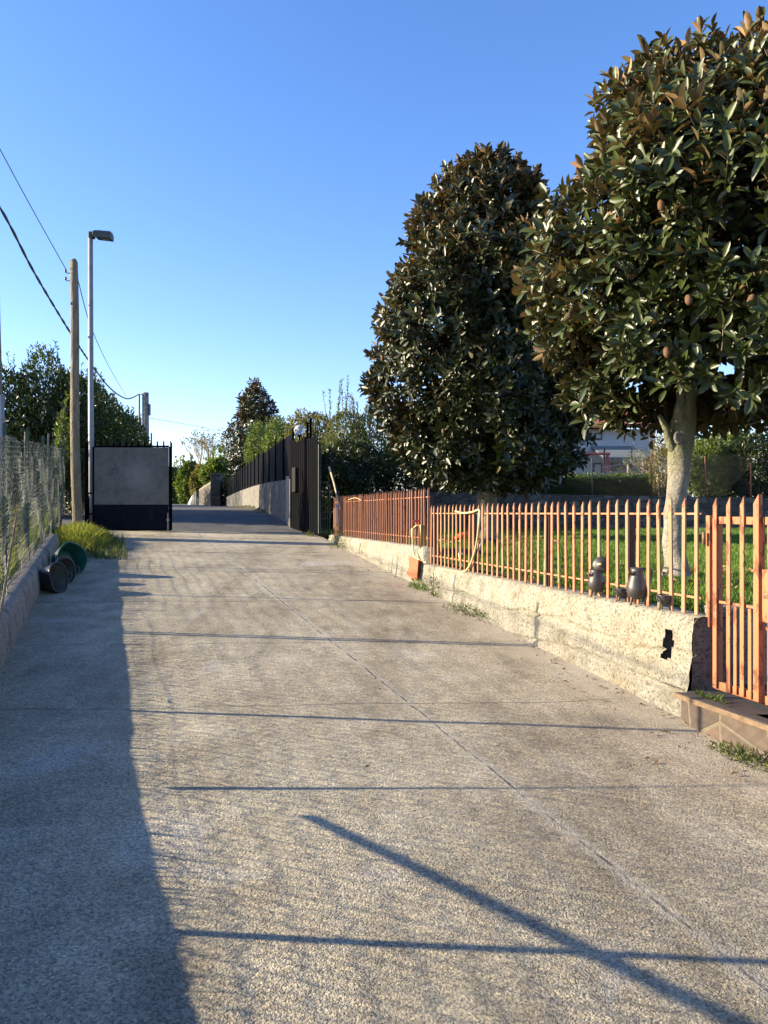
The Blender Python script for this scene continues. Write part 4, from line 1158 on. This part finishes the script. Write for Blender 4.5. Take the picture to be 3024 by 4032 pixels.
# hidden bushes added to shade the road and its wall beyond the gate
bush('shade_bush', 'tall hidden bush added behind the grey gate leaf to shade the road', 'bush', [(-8.8, 20.2, 1.6, 1.0, 1.6, 2.2), (-9.4, 23.2, 1.9, 1.2, 1.9, 2.2), (-9.9, 26, 2.0, 1.2, 1.6, 2.2)], 16000, .13, .05, M['dark'], 56, 0)
bush('shade_bush', 'far hidden bush added beyond the distant pole to shade the roadside wall', 'bush', [(-15.4, 43, 2.2, 1.6, 4.5, 2.2), (-18.8, 53, 2.6, 1.6, 7.5, 2.2)], 16000, .2, .08, M['dark'], 57, 0)

# right side beyond the gate
bush('lime_bush', 'bright green bush overhanging the black sheet fence', 'bush', [ell(528, 915, 1040, 38, 585, 1.0), ell(568, 903, 1030, 33, 632, 1.0)], 9000, .13, .06, M['lime'], 61, 14, .35, leaf='mid')
bush('yellowing_bush', 'rounded yellowish green bush behind the globe lamp', 'bush', [ell(612, 888, 1060, 25, 735, 1.2)], 10000, .10, .045, M['ochre'], 62, 4, .3, leaf='mid')
bush('tall_shrub', 'tall grey green shrub with long upright shoots left of the dark magnolia', 'bush', [ell(695, 885, 1075, 21.5, 800, 1.0), ell(755, 890, 1075, 22, 860, 1.0)], 14000, .095, .034, M['shrub'], 63, 34, 1.0, leaf='mid')
bush('dark_shrub', 'dark evergreen shrub behind the narrow iron gate and reddish railing', 'bush', [ell(688, 950, 1080, 19.6, 830, .9), ell(800, 960, 1080, 20.6, 990, .9)], 12000, .10, .042, M['dark'], 64, 8, .3, leaf='mid')
bush('dark_shrub', 'dark shrub mass on the terrace behind the trunk of the taller magnolia', 'bush', [ell(930, 940, 1066, 22, 1120, 1.0), ell(1090, 960, 1066, 22, 1215, .9)], 12000, .11, .045, M['dark'], 65, 0, leaf='mid')
bush('dark_shrub', 'low dark shrub added as the black shade directly behind the narrow iron gate', 'bush', [ell(690, 1000, 1140, 18.2, 775, .5)], 5000, .09, .038, M['dark'], 66, 0, stems=0, leaf='mid')  # dark leaves added to stand for the black shade here
bush('dark_shrub', 'low dark shrubs closing the gap above the terrace wall at the right', 'bush', [ell(1370, 1020, 1125, 26, 1500, .6), ell(1435, 1015, 1125, 26, 1580, .6), ell(1540, 1015, 1125, 26, 1720, .6)], 7000, .11, .05, M['dark'], 67, 0, stems=0, leaf='mid')
bush('dark_shrub', 'far dark shrub between the stone pillar and the black sheet fence', 'bush', [ell(466, 1030, 1100, 63, 512, 1.0)], 4000, .25, .1, M['dark'], 68, 0, stems=0)
# clipped hedge on the terrace
def clipped():
    rg = np.random.default_rng(5); Y0, Y1 = 23.5, 24.5; x0 = (1135-829.5)/1661*Y0; x1 = (1475-829.5)/1661*Y0; zt_ = (1108-1033)/1661*Y0
    th = thing('clipped_hedge', 'long low clipped hedge with a sunlit bright top in front of the white house', 'hedge', ((x0+x1)/2, 24, .4))
    n = 30000; u = rg.random(n); P = np.stack([x0+(x1-x0)*rg.random(n), np.where(u < .5, Y0+.1*rg.random(n), Y0+(Y1-Y0)*rg.random(n)), np.where(u < .5, .3+(zt_-.3)*rg.random(n), zt_-.12*rg.random(n)**2)], -1)
    P[:, 2] += np.where(u > .72, .16*rg.random(n)**2, 0); P[:, 2] += .05*vnoise(P, 1.5); P[:, 1] += .1*vnoise(P, 2)
    D = unit(rg.normal(0, .6, (n, 3))+np.where((u < .5)[:, None], [[0, -1, .2]], [[0, 0, 1.2]])); N = unit(rg.normal(0, .5, (n, 3))+[[0, -.4, .8]])
    link_mesh(leaf_mesh('foliage', P, D, N, .07*(.7+.6*rg.random(n)), .032, 'small', rg.random(n)), 'foliage', M['clip'], th)
    mb = MB(); mb.box(((x0+x1)/2, 24.05, (zt_+.2)/2-.05), (x1-x0-.1, .7, zt_-.35)); mb.build('dark_core', M['barkdark'], th)  # solid dark block added to make the hedge interior dark
clipped()
# shrubs right of the near trunk
bush('twiggy_shrub', 'half bare brown twiggy shrub left of the near magnolia trunk', 'bush', [ell(1405, 965, 1070, 22.4, 1452, .6)], 2600, .07, .03, M['ochre'], 71, 30, .5, 10, bark='twig', leaf='mid')
bush('leafy_shrub', 'pale green leafy shrub right of the near magnolia trunk', 'bush', [ell(1485, 950, 1075, 23, 1570, .8), ell(1540, 935, 1075, 24, 1610, .8)], 7500, .12, .07, M['lime'], 72, 8, .4, leaf='mid')
bush('dark_shrub', 'dark shrub at the right edge above the stone terrace wall', 'bush', [ell(1560, 940, 1072, 22.6, 1700, .9), ell(1660, 930, 1072, 23, 1780, .9)], 9000, .12, .05, M['dark'], 73, 0, leaf='mid')
# bare twigs in front of the house
def bare(name, label, x, y, z0, h, spread, n, matl, seed, r0=.02, lv=None):
    rg = np.random.default_rng(seed); th = thing(name, label, 'tree', (x, y, z0)); mb = MB(); tips = []
    def grow(p, d, L, r, lvl):
        q = p+d*L; mid = (p+q)/2+Vector(rg.normal(0, .03*L, 3)); mb.tube([p, mid, q], [r, r*.85, r*.7], 5 if lvl else 8, False)
        if lvl >= 4: tips.append(q); return
        for k in range(3 if lvl < 3 else 2):
            a = rg.normal(0, spread, 3); nd_ = (d+Vector(a)+Vector((0, 0, .12))).normalized(); grow(p.lerp(q, .55+.45*rg.random()), nd_, L*.74, r*.62, lvl+1)
    for k in range(n): grow(Vector((x, y, z0)), Vector((rg.normal(0, .3), rg.normal(0, .3), 1)).normalized(), h*.32, r0, 0)
    mb.build('branches', matl, th, True)
    if lv:
        T = np.array([list(t) for t in tips]); T = np.repeat(T, 4, 0)+rg.normal(0, .12*h*.1+.05, (len(T)*4, 3)); m_ = len(T)
        link_mesh(leaf_mesh('leaves', T, rg.normal(size=(m_, 3)), rg.normal(size=(m_, 3)), lv[0], lv[1], 'small', rg.random(m_)), 'leaves', M[lv[2]], th)
bare('bare_tree', 'small leafless tree with pale twigs in front of the white house canopy', 8.6, 24.8, .4, 2.2, .42, 3, M['twig'], 81, .028, (.06, .04, 'lime'))
bare('bare_tree', 'thin nearly leafless tree against the sky at the top of the road', (447-829.5)/1661*78, 78, .6, 9.5, .26, 4, M['twig'], 82, .10, (.22, .14, 'ochre'))

# far trees at the head of the road
far = [(348, 398, 1010, 1092, 92, 'poplar', 'pale green tree seen through the gate beside the grey leaf'),
       (385, 432, 1000, 1094, 84, 'lime', 'green tree in the middle of the road opening'),
       (415, 462, 1010, 1075, 74, 'ochre', 'yellowish bush left of the stone pillar'),
       (438, 500, 995, 1050, 66, 'lime', 'green bush rising behind the stone pillar')]
for i, (a, b_, t_, bt, Y, mm, lab) in enumerate(far):
    bush('distant_tree', lab, 'tree', [ell(a, t_, bt+6, Y, b_)], 4200, .42, .22, M[mm], 90+i, 8, 1.3, 4, leaf='small')
bush('distant_tree', 'dense tree behind the left hedge hidden by the laurels', 'tree', [(-30, 60, 3.0, 6, 4, 4.0)], 5000, .45, .25, M['dark'], 96, 0)
bush('distant_tree', 'dark trees closing the view right of the house', 'tree', [(19, 36, 2.6, 5.5, 2, 3.4)], 9000, .30, .15, M['dark'], 97, 0)
bush('distant_tree', 'dark foliage behind the tall shrubs, left of the white house', 'tree', [(3.0, 27, 1.8, 3.2, 1.2, 1.9)], 11000, .16, .08, M['dark'], 98, 0)

# ------------------------------------------------------------------ grass
def blades(name, X, Y, Z, h, wdt, matl, seed, lean=.35, kind='stuff'):
    rg = np.random.default_rng(seed); n = len(X)
    a = rg.random(n)*6.28; hh = h*(.45+.8*rg.random(n)); ln = lean*rg.random(n)
    side = np.stack([np.cos(a), np.sin(a), np.zeros(n)], -1)*wdt/2
    b2 = rg.random(n)*6.28; off = np.stack([np.cos(b2)*ln*hh, np.sin(b2)*ln*hh, hh], -1)
    P = np.stack([X, Y, Z], -1); V = np.stack([P-side, P+side, P+off*np.array([.45, .45, .6])+side*.7, P+off, P+off*np.array([.45, .45, .6])-side*.7], 1)
    base = np.arange(n)*5; F = (base[:, None]+np.array([0, 1, 2, 3, 4])[None]).ravel()
    me = np_mesh(name, V.reshape(-1, 3), np.full(n, 5), F, np.repeat(np.clip(rg.normal(.5, .25, n)+.45*vnoise(P, 1.3, seed), 0, 1), 5))
    o = link_mesh(me, name, matl)
    if kind: o['kind'] = kind
    return o
rg = np.random.default_rng(99)
n = 130000
yy = 5.15+14.6*rg.random(n)**1.25; xl = 3.60-.2857*yy
xr = np.minimum(13, .56*yy+.6)
xx = xl+(xr-xl)*rg.random(n)
zz = zlawn(yy)-.004
tuft = vnoise(np.stack([xx, yy, zz*0], -1), 1.8)
kp = (tuft > -.55) & (((xx-T1x)**2+(yy-T1y)**2) > .05)
o = blades('lawn_grass', xx[kp], yy[kp], zz[kp], .055+.0*xx[kp], .009, M['grass'], 1); tag(o, 'short green lawn grass behind the railings', 'grass')
n = 60000
yy = 2.0+15.0*rg.random(n); xx = lwall(yy)-.28-6.0*rg.random(n)**1.3
o = blades('verge_grass', xx, yy, zroad(xx, yy)+.21, .26, .010, M['ygrass'], 2, .6); tag(o, 'rough yellowish grass behind the green wire fence', 'grass')
# mound of grass at the foot of the pole
n = 9000
a = rg.random(n)*6.28; r_ = np.sqrt(rg.random(n)); xx = -5.62+r_*np.cos(a)*.62; yy = 14.1+r_*np.sin(a)*1.7; xx = xx-.30*(yy-14.1)
zz = zroad(xx, yy)+.10*(1-r_**2)
th = thing('grass_clump', 'bright yellow green mound of long grass at the foot of the wooden pole', 'grass clump', (-5.5, 14, -.6))
hh = .30*(1-.55*r_)
o = blades('blades', xx, yy, zz, hh, .012, M['ygrass'], 3, .8, None); o.parent = th; o.location = -Vector(th.location)
n = 2600; yy = 12.0+3.2*rg.random(n); xx = lwall(yy)+.1+rg.random(n)**2*1.0
o = blades('trailing_blades', xx, yy, zroad(xx, yy)+.0, .12, .012, M['weed'], 4, 1.2, None); o.parent = th; o.location = -Vector(th.location)
# dry stems between the two left fences
n = 900; yy = 8+8.5*rg.random(n); xx = lwall(yy)-.40-1.0*rg.random(n)
o = blades('dry_stems', xx, yy, zroad(xx, yy)+.2, .5, .010, M['drystem'], 6, .5); tag(o, 'dry brown stems standing behind the green wire fence', 'weeds')

def weed(c, Y, n, r, h, label, m='weed', seed=1, z=None, dx=0):
    rg = np.random.default_rng(seed); p = rp(c, Y, 0)+Vector((dx, 0, 0)); z = drive_z(p.x, p.y) if z is None else z
    th = thing('weed_clump', label, 'weed', (p.x, p.y, z))
    a = rg.random(n)*6.28; rr = r*rg.random(n)**.6
    n_keep = int(n*.7)
    P = np.stack([p.x+rr*np.cos(a)*.32-.2857*rr*np.sin(a), p.y+rr*np.sin(a), z+h*rg.random(n)**1.4*(1-rr/r*.6)], -1)
    P[:, 0] = np.minimum(P[:, 0], 3.29-.2857*P[:, 1]+(0 if z < -.9 or True else 1))
    D = unit(rg.normal(0, .6, (n, 3))+[[-.2, 0, .7]]); N = unit(rg.normal(0, .5, (n, 3))+[[-.3, -.3, .6]])
    link_mesh(leaf_mesh('leaves', P, D, N, .034*(.5+rg.random(n)), .010, 'mid', rg.random(n)), 'leaves', M[m], th)
    mb = MB()
    for k in range(max(4, n//45)):
        a = rg.random()*6.28; e = Vector((p.x-.1*rg.random(), p.y+math.cos(a)*r*.6, z+h*(.6+.5*rg.random()))); mb.tube([(p.x-.01, p.y+math.cos(a)*r*.2, z-.01), e], [.003, .0015], 4, False)
    mb.build('stalks', M['weed'], th)
weed(3.24, 14.3, 420, .55, .42, 'tall grey green weed at the wall foot below the farthest reddish pickets', seed=1)
weed(3.22, 9.75, 300, .30, .16, 'leafy green weed at the foot of the wall below the terracotta plate', 'grass', seed=2)
weed(3.25, 9.25, 150, .12, .42, 'dry upright weed against the wall where its height steps', 'weed', seed=3)
weed(3.22, 8.2, 260, .50, .13, 'trailing weed along the wall foot left of the vertical joint', 'weed', seed=4)
weed(3.18, 4.22, 260, .24, .09, 'small green weed at the foot of the stone step', 'weed', seed=5)
weed(3.30, 4.62, 60, .14, .03, 'tiny weeds on the slab below the orange gate', 'grass', seed=6, z=-1.125, dx=.05)
weed(3.10, 16.4, 200, .30, .14, 'low weeds between the black gate leaf and the wall end', 'weed', seed=7)

# fallen magnolia leaves
n = 260; ang = rg.random(n)*6.28; rr = .3+1.3*rg.random(n)
ctr = np.where(rg.random(n) < .55, 0, 1)
X_ = np.where(ctr == 0, T2x, T1x)+rr*np.cos(ang); Y_ = np.where(ctr == 0, T2y-.8, T1y-.3)+rr*np.sin(ang)
P = np.stack([X_, Y_, zlawn(Y_)+.03], -1); D = unit(np.stack([np.cos(ang*3), np.sin(ang*3), rg.normal(0, .15, n)], -1)); N = unit(np.stack([rg.normal(0, .4, n), rg.normal(0, .4, n), np.ones(n)], -1))
o = link_mesh(leaf_mesh('fallen_leaves', P, D, N, .14, .06, 'mid', rg.random(n)), 'fallen_leaves', M['dry']); tag(o, 'dry brown fallen leaves on the lawn round the magnolia trunks', 'leaves', kind='stuff')

n = 190; yy = 3.2+11.5*rg.random(n)**1.2; cc = 3.27-.02-(rg.random(n)**2.2)*np.where(rg.random(n) < .8, .35, 3.5)
xx = cc-.2857*yy; P = np.stack([xx, yy, zroad(xx, yy)+.012], -1); an = rg.random(n)*6.28
D = unit(np.stack([np.cos(an), np.sin(an), rg.normal(0, .2, n)], -1)); N = unit(np.stack([rg.normal(0, .5, n), rg.normal(0, .5, n), np.ones(n)], -1))
o = link_mesh(leaf_mesh('leaf_litter', P, D, N, .022+.035*rg.random(n)**2, .016, 'mid', rg.random(n)*.6), 'leaf_litter', M['dry']); tag(o, 'small dry leaf bits scattered on the driveway beside the cream wall', 'leaves', kind='stuff')

# ------------------------------------------------------------------ tubs
def tub(label, cx, cy, rim, depth, base, azim, matl, seed, mo='tubin', group='rubber tubs lying by the kerb wall', dent=.05):
    zg = drive_z(cx, cy)
    tilt = math.atan2(rim-base, depth)
    # local: axis +Z is the mouth; laid so that the flared side rests on the ground
    rotm = Matrix.Rotation(azim, 3, 'Z') @ Matrix.Rotation(math.pi/2-tilt*.9+.0, 3, 'Y')
    ax = rotm @ Vector((0, 0, 1)); 
    org = Vector((cx, cy, zg+rim*.985)) 
    th = thing('rubber_tub', label, 'tub', (cx, cy, zg), group)
    def wobm(mb, f=3.0, a=dent):
        mb.v = [tuple(Vector(v)+Vector((mnoise.noise(Vector(v)*f+Vector((seed, 0, 0))), mnoise.noise(Vector(v)*f+Vector((0, seed, 0))), 0))*a) for v in mb.v]
    prof = [(.001, -depth), (base*.9, -depth), (base, -depth+.02)]+[(base+(rim-base)*k/6, -depth+.02+(depth-.02)*k/6) for k in range(1, 7)]
    mb = MB(); mb.lathe(prof, 28, org, rotm, 1, .97); wobm(mb); mb.build('outer_shell', M[matl], th, True)
    prof2 = [(rim-.006, -.004)]+[(base-.01+(rim-base)*k/6, -depth+.03+(depth-.03)*k/6) for k in range(5, -1, -1)]+[(.001, -depth+.03)]
    mb = MB(); mb.lathe(prof2, 28, org, rotm, 1, .97); wobm(mb); mb.build('inner_shell', M[mo], th, True)
    mb = MB(); P = [org+rotm @ Vector((rim*math.cos(a), rim*.97*math.sin(a), 0)) for a in np.linspace(0, 2*math.pi, 33)]; mb.tube(P, .011, 6); wobm(mb); mb.build('rim', M[matl], th, True)
    for sg in (1, -1):
        c = org+rotm @ Vector((0, sg*rim*.96, 0)); u = (rotm @ Vector((1, 0, 0))); v = (rotm @ Vector((0, 1, 0)))*sg; dn = rotm @ Vector((0, 0, 1))
        P = [c+u*.055*math.cos(a)+(v*.6+dn*.5)*.065*math.sin(a) for a in np.linspace(0, math.pi, 9)]
        mb = MB(); mb.tube(P, .008, 6); wobm(mb); mb.build('handle', M[matl], th, True)
tub('black rubber tub lying on its side against the kerb, nearest of three', -3.84, 9.05, .18, .24, .125, R(-12), 'tub', 1)
tub('dull grey green tub lying between the black and the green one', -4.02, 9.7, .165, .22, .12, R(-25), 'tub', 5)
tub('wide dark green tub lying with its open mouth towards the road, farthest of three', -4.22, 10.4, .225, .26, .16, R(-38), 'tubgreen', 9, 'tubgreen')

# ------------------------------------------------------------------ terracotta plate, tap, hoses
def on_wall(px_, py_): 
    u = (px_-829.5)/1661; v = (1108-py_)/1661; Y = 3.30/(u+.2857); return Vector((u*Y, Y, v*Y))
c1 = on_wall(897, 1226)
yA, yB = 10.30, 9.90
mb = MB(); dz = .001
zt_, zb_ = (1108-1202)/1661*10.3, (1108-1248)/1661*10.3
out = [rp(3.27, yA, zt_), rp(3.27, yB, zt_-.02), rp(3.25, yB+.01, zb_), rp(3.25, yA-.05, zb_+.035), rp(3.25, yA+.03, zb_+.06), rp(3.27, yA-.03, (zt_+zb_)/2)]
mb.prism(out, LAT*.012); 
o = mb.build('terracotta_plate', M['terra'], None, bevel=.002); tag(o, 'chipped orange terracotta plate leaning on the wall below the railing step', 'plate')
mb.v = []; 
# garden tap
yt = 9.98; tc = rp(3.34, 10.18, -.16)
th = thing('garden_tap', 'small garden tap with a red handle on the railing where the two stretches meet', 'tap', tc+Vector((0, 0, -.25)))
mb = MB(); mb.tube([tc+Vector((.05, -.1, -.35)), tc+Vector((.05, -.1, 0)), tc+Vector((0, 0, 0)), tc+Vector((-.04, .0, -.05))], .014, 8); mb.build('tap_body', M['brass'], th, True)
mb = MB(); mb.box(tc+Vector((0, 0, .055)), (.09, .03, .022)); mb.tube([tc, tc+Vector((0, 0, .05))], .009, 8); mb.build('tap_handle', M['redp'], th, bevel=.004)
mb = MB(); q = tc+Vector((-.05, 0, -.07)); mb.lathe([(.02, .03), (.026, .0), (.024, -.07), (.018, -.10)], 12, q); mb.build('hose_connector', M['ochre_p'] if 'ochre_p' in M else M['hose'], th, True)
def spl(pts, n=10):
    pts = [Vector(p) for p in pts]; out = []
    for i in range(len(pts)-1):
        p0, p1, p2, p3 = pts[max(i-1, 0)], pts[i], pts[i+1], pts[min(i+2, len(pts)-1)]
        for k in range(n):
            t_ = k/n; out.append(.5*((2*p1)+(p2-p0)*t_+(2*p0-5*p1+4*p2-p3)*t_**2+(3*p1-p0-3*p2+p3)*t_**3))
    return out+[pts[-1]]
mb = MB(); mb.tube(spl([tc+Vector((-.05, 0, -.16)), tc+Vector((-.05, 0, -.28)), tc+Vector((-.02, -.12, -.42)), rp(3.36, 9.85, -.64)]), .011, 8)
o = mb.build('tap_hose', M['hose'], None, True); tag(o, 'short cream hose hanging down from the garden tap to the wall', 'hose')
# long hose looped over the near railing
def fp(px_, py_, off=0.0):
    u = (px_-829.5)/1661; v = (1108-py_)/1661; c = CF-.03+off; Y = c/(u+.2857); return Vector((u*Y, Y, v*Y))
mb = MB(); mb.tube(spl([fp(984, 1104), fp(1000, 1108), fp(1020, 1106), fp(1034, 1101, .015), fp(1036, 1110, .015), fp(1034, 1135), fp(1030, 1170), fp(1022, 1203), fp(1012, 1226, -.01), fp(1000, 1235, -.03), fp(975, 1233, -.05), fp(950, 1228, -.03)], 8), .0115, 9)
o = mb.build('garden_hose', M['hose'], None, True); tag(o, 'long cream hose looped over the near railing and trailing on the wall top', 'hose')
mb = MB(); mb.tube(spl([fp(986, 1108, .09), fp(987, 1140, .1), fp(986, 1160, .1), fp(989, 1185, .1), fp(996, 1215, .1), fp(1003, 1226, .12)], 6), .011, 8)
o = mb.build('garden_hose', M['hose'], None, True); tag(o, 'thinner cream hose hanging straight down behind the near railing', 'hose')
mb = MB(); P = spl([fp(738, 1090, .0)+Vector((0, 0, 0)), rp(3.40, 14.2, .24), rp(3.40, 13.7, .27), rp(3.38, 13.2, .22)], 8)[8:]; mb.tube(P, .007, 6)
o = mb.build('wire_loop', M['hose'], None, True); tag(o, 'small pale wire looped on the top rail of the reddish railing', 'wire')

# wheelbarrow lying behind the near railing
wb = Vector((1.02, 10.5, -.60))
th = thing('wheelbarrow', 'dark wheelbarrow with pale legs and an orange red handle lying behind the near railing', 'wheelbarrow', wb)
mb = MB(); mb.prism([wb+Vector((-.30, -.2, .04)), wb+Vector((.25, -.2, .02)), wb+Vector((.30, -.2, .10)), wb+Vector((-.34, -.2, .12))], (0, .42, 0)); mb.build('tray', M['tub'], th, bevel=.01)
mb = MB(); mb.tube([wb+Vector((-.42, -.22, .18)), wb+Vector((-.22, -.24, -.02))], .014, 6); mb.build('leg', M['white'], th, True)
mb = MB(); mb.tube([wb+Vector((.0, -.22, .12)), wb+Vector((.06, -.24, -.02))], .014, 6); mb.build('leg', M['white'], th, True)
mb = MB(); mb.tube([wb+Vector((-.3, 0, .22)), wb+Vector((-.05, -.08, .27))], .012, 6); mb.build('handle_bar', M['redpaint'], th, True)
mb = MB(); mb.tube([wb+Vector((-.06, -.08, .25)), wb+Vector((.0, -.08, .28)), wb+Vector((.14, -.08, .33))], [.02, .045, .035], 10); mb.build('grip', M['orangep'], th, True)
mb = MB(); mb.lathe([(.10, -.03), (.14, -.03), (.15, 0), (.14, .03), (.10, .03)], 18, wb+Vector((.42, 0, .12)), Matrix.Rotation(R(90), 3, 'X')); mb.build('wheel', M['tub'], th, True)

# white board + stick at the far end of the railing
th = thing('white_board', 'torn white board with a blue clip tied to the far end of the reddish railing', 'board', rp(3.38, 15.2, -.3))
mb = MB(); a_ = rp(3.445, 15.60, 0); b2 = rp(3.445, 15.05, 0)
mb.prism([a_+Vector((0, 0, -.30)), b2+Vector((0, 0, -.33)), b2+Vector((0, 0, .10)), a_+Vector((0, 0, .10))], LAT*-.008)
mb.build('panel', M['white'], th)
mb = MB(); q = rp(3.37, 15.02, 0); mb.prism([q+Vector((0, 0, -.25)), q+PATHD*-.09+Vector((0, 0, -.1)), q+PATHD*-.09+Vector((0, 0, .10)), q+Vector((0, 0, .1))], LAT*-.006); mb.build('fold', simple('grey_green_film', (.30, .38, .36), .4), th)
mb = MB(); mb.box(rp(3.385, 15.05, .14), (.03, .07, .06)); mb.build('clip', M['blue'], th, bevel=.008)
mb = MB(); mb.tube([fp(711, 1008, .1), fp(722, 1045, .0), fp(731, 1085, -.03), fp(735, 1100, -.03)], [.022, .02, .018, .015], 7); mb.v = list(mb.v)
o = mb.build('wooden_stick', M['twig'], None, True); tag(o, 'thin pale wooden stick leaning over the far end of the reddish railing', 'stick')

# ------------------------------------------------------------------ metal vessels on the wall
def onf(px_, c=3.39):
    u = (px_-829.5)/1661; Y = c/(u+.2857); return Vector((u*Y, Y, -.655))
def vessel(kind, px_, label, s=1.0, cat='jug', name='metal_jug', c=3.385, group=None, lid=False):
    b = onf(px_, c); th = thing(name, label, cat, b, group); z0 = b+Vector((0, 0, .035*s))
    if kind == 'jug':
        prof = [(.001, 0), (.035, .002), (.058, .02), (.070, .055), (.068, .09), (.055, .13), (.042, .165), (.040, .19), (.045, .215), (.041, .213), (.036, .19), (.036, .16), (.05, .12), (.001, .03)]
    elif kind == 'urn':
        prof = [(.001, 0), (.035, .003), (.052, .02), (.062, .055), (.060, .09), (.048, .13), (.044, .15), (.050, .17), (.046, .168), (.04, .15), (.045, .12), (.001, .03)]
    else:
        prof = [(.001, 0), (.025, .003), (.042, .018), (.048, .04), (.046, .06), (.048, .066), (.044, .064), (.04, .04), (.001, .012)]
    mb = MB(); mb.lathe([(r_*s, z_*s) for r_, z_ in prof], 28, z0); mb.build('body', M['iron'], th, True)
    R0 = prof[2][0]*s*.8
    for k in range(3):
        a = k*2.094+.5+math.pi; p = z0+Vector((math.cos(a)*R0, math.sin(a)*R0, .02*s)); q = b+Vector((math.cos(a)*R0*1.15, math.sin(a)*R0*1.15, .003))
        mb = MB(); mb.tube([p, (p+q)/2+Vector((math.cos(a)*.006, math.sin(a)*.006, 0)), q, q+Vector((math.cos(a)*.012, math.sin(a)*.012, 0))], [.010*s, .007*s, .006*s, .007*s], 7); mb.build('foot', M['rustiron'], th, True)
    if kind != 'bowl':
        h = .20*s if kind == 'jug' else .15*s; sx_ = 1
        P = [z0+Vector((.040*s, -.01, h)), z0+Vector((.085*s, -.02, h+.012*s)), z0+Vector((.088*s, -.02, h-.06*s)), z0+Vector((.075*s, -.02, h-.11*s)), z0+Vector((.060*s, -.01, h-.135*s))]
        mb = MB(); mb.tube(spl(P, 6), .0055*s, 7); mb.build('handle', M['rustiron'] if kind == 'urn' else M['iron'], th, True)
        mb = MB(); mb.tube([z0+Vector((-.035*s, -.02, h-.03*s)), z0+Vector((-.062*s, -.03, h-.02*s)), z0+Vector((-.068*s, -.03, h+.0*s))], [.012*s, .009*s, .007*s], 8); mb.build('spout', M['rustiron'], th, True)
    else:
        mb = MB(); P = [z0+Vector((-.045*s, -.01, .05*s)), z0+Vector((-.058*s, -.025, .06*s)), z0+Vector((-.05*s, -.04, .02*s))]; mb.tube(spl(P, 5), .004*s, 6); mb.build('handle', M['iron'], th, True)
    if lid:
        c_ = z0+Vector((.030, -.030, .215)); rt = Matrix.Rotation(R(-20), 3, 'Z') @ Matrix.Rotation(R(78), 3, 'X')
        mb = MB(); mb.lathe([(.001, .022), (.012, .022), (.018, .014), (.042, .010), (.064, -.002), (.066, -.008), (.06, -.009), (.001, .004)], 28, c_, rt); ld = mb.build('lid', M['iron'], th, True)
        mb = MB(); mb.lathe([(.001, .046), (.010, .043), (.013, .034), (.009, .024), (.007, .020)], 14, c_, rt); mb.build('knob', M['brass'], ld, True)
    return th
vessel('urn', 1288, 'footed dark metal urn with its round lid propped open on the wall', 1.05, 'urn', 'metal_urn', lid=True)
vessel('bowl', 1341, 'small footed metal bowl between the lidded urn and the tall jug', .98, 'bowl', 'metal_bowl', group='small footed bowls on the wall')
vessel('jug', 1376, 'tall shiny metal jug with a handle and spout on the wall', 1.06, 'jug', 'metal_jug')
vessel('bowl', 1434, 'small footed metal bowl right of the tall jug', 1.0, 'bowl', 'metal_bowl', group='small footed bowls on the wall')

# ------------------------------------------------------------------ unseen pole and stick added to cast the foreground shadows
def gs(x, y, k): return Vector((x, y, drive_z(x, y)))+SDIR*k
mb = MB(); mb.tube([gs(-.34, 3.47, 1.9), gs(1.03, 2.22, 2.9), gs(3.8, -.30, 4.9), gs(6.5, -2.8, 6.9)], [.015, .019, .026, .03], 10)
o = mb.build('shadow_pole', M['timber'], None, True); tag(o, 'long slanting unseen pole added to cast the diagonal shadow on the driveway', 'timber')
mb = MB(); mb.tube([gs(-1.0, 3.72, 1.3), gs(-.3, 3.76, 1.8), gs(.6, 3.8, 2.7), gs(2.1, 3.92, 4.3)], [.02, .014, .008, .005], 6)
o = mb.build('shadow_stick', M['timber'], None, True); tag(o, 'crooked unseen stick added to cast the thin shadow across the driveway', 'stick')
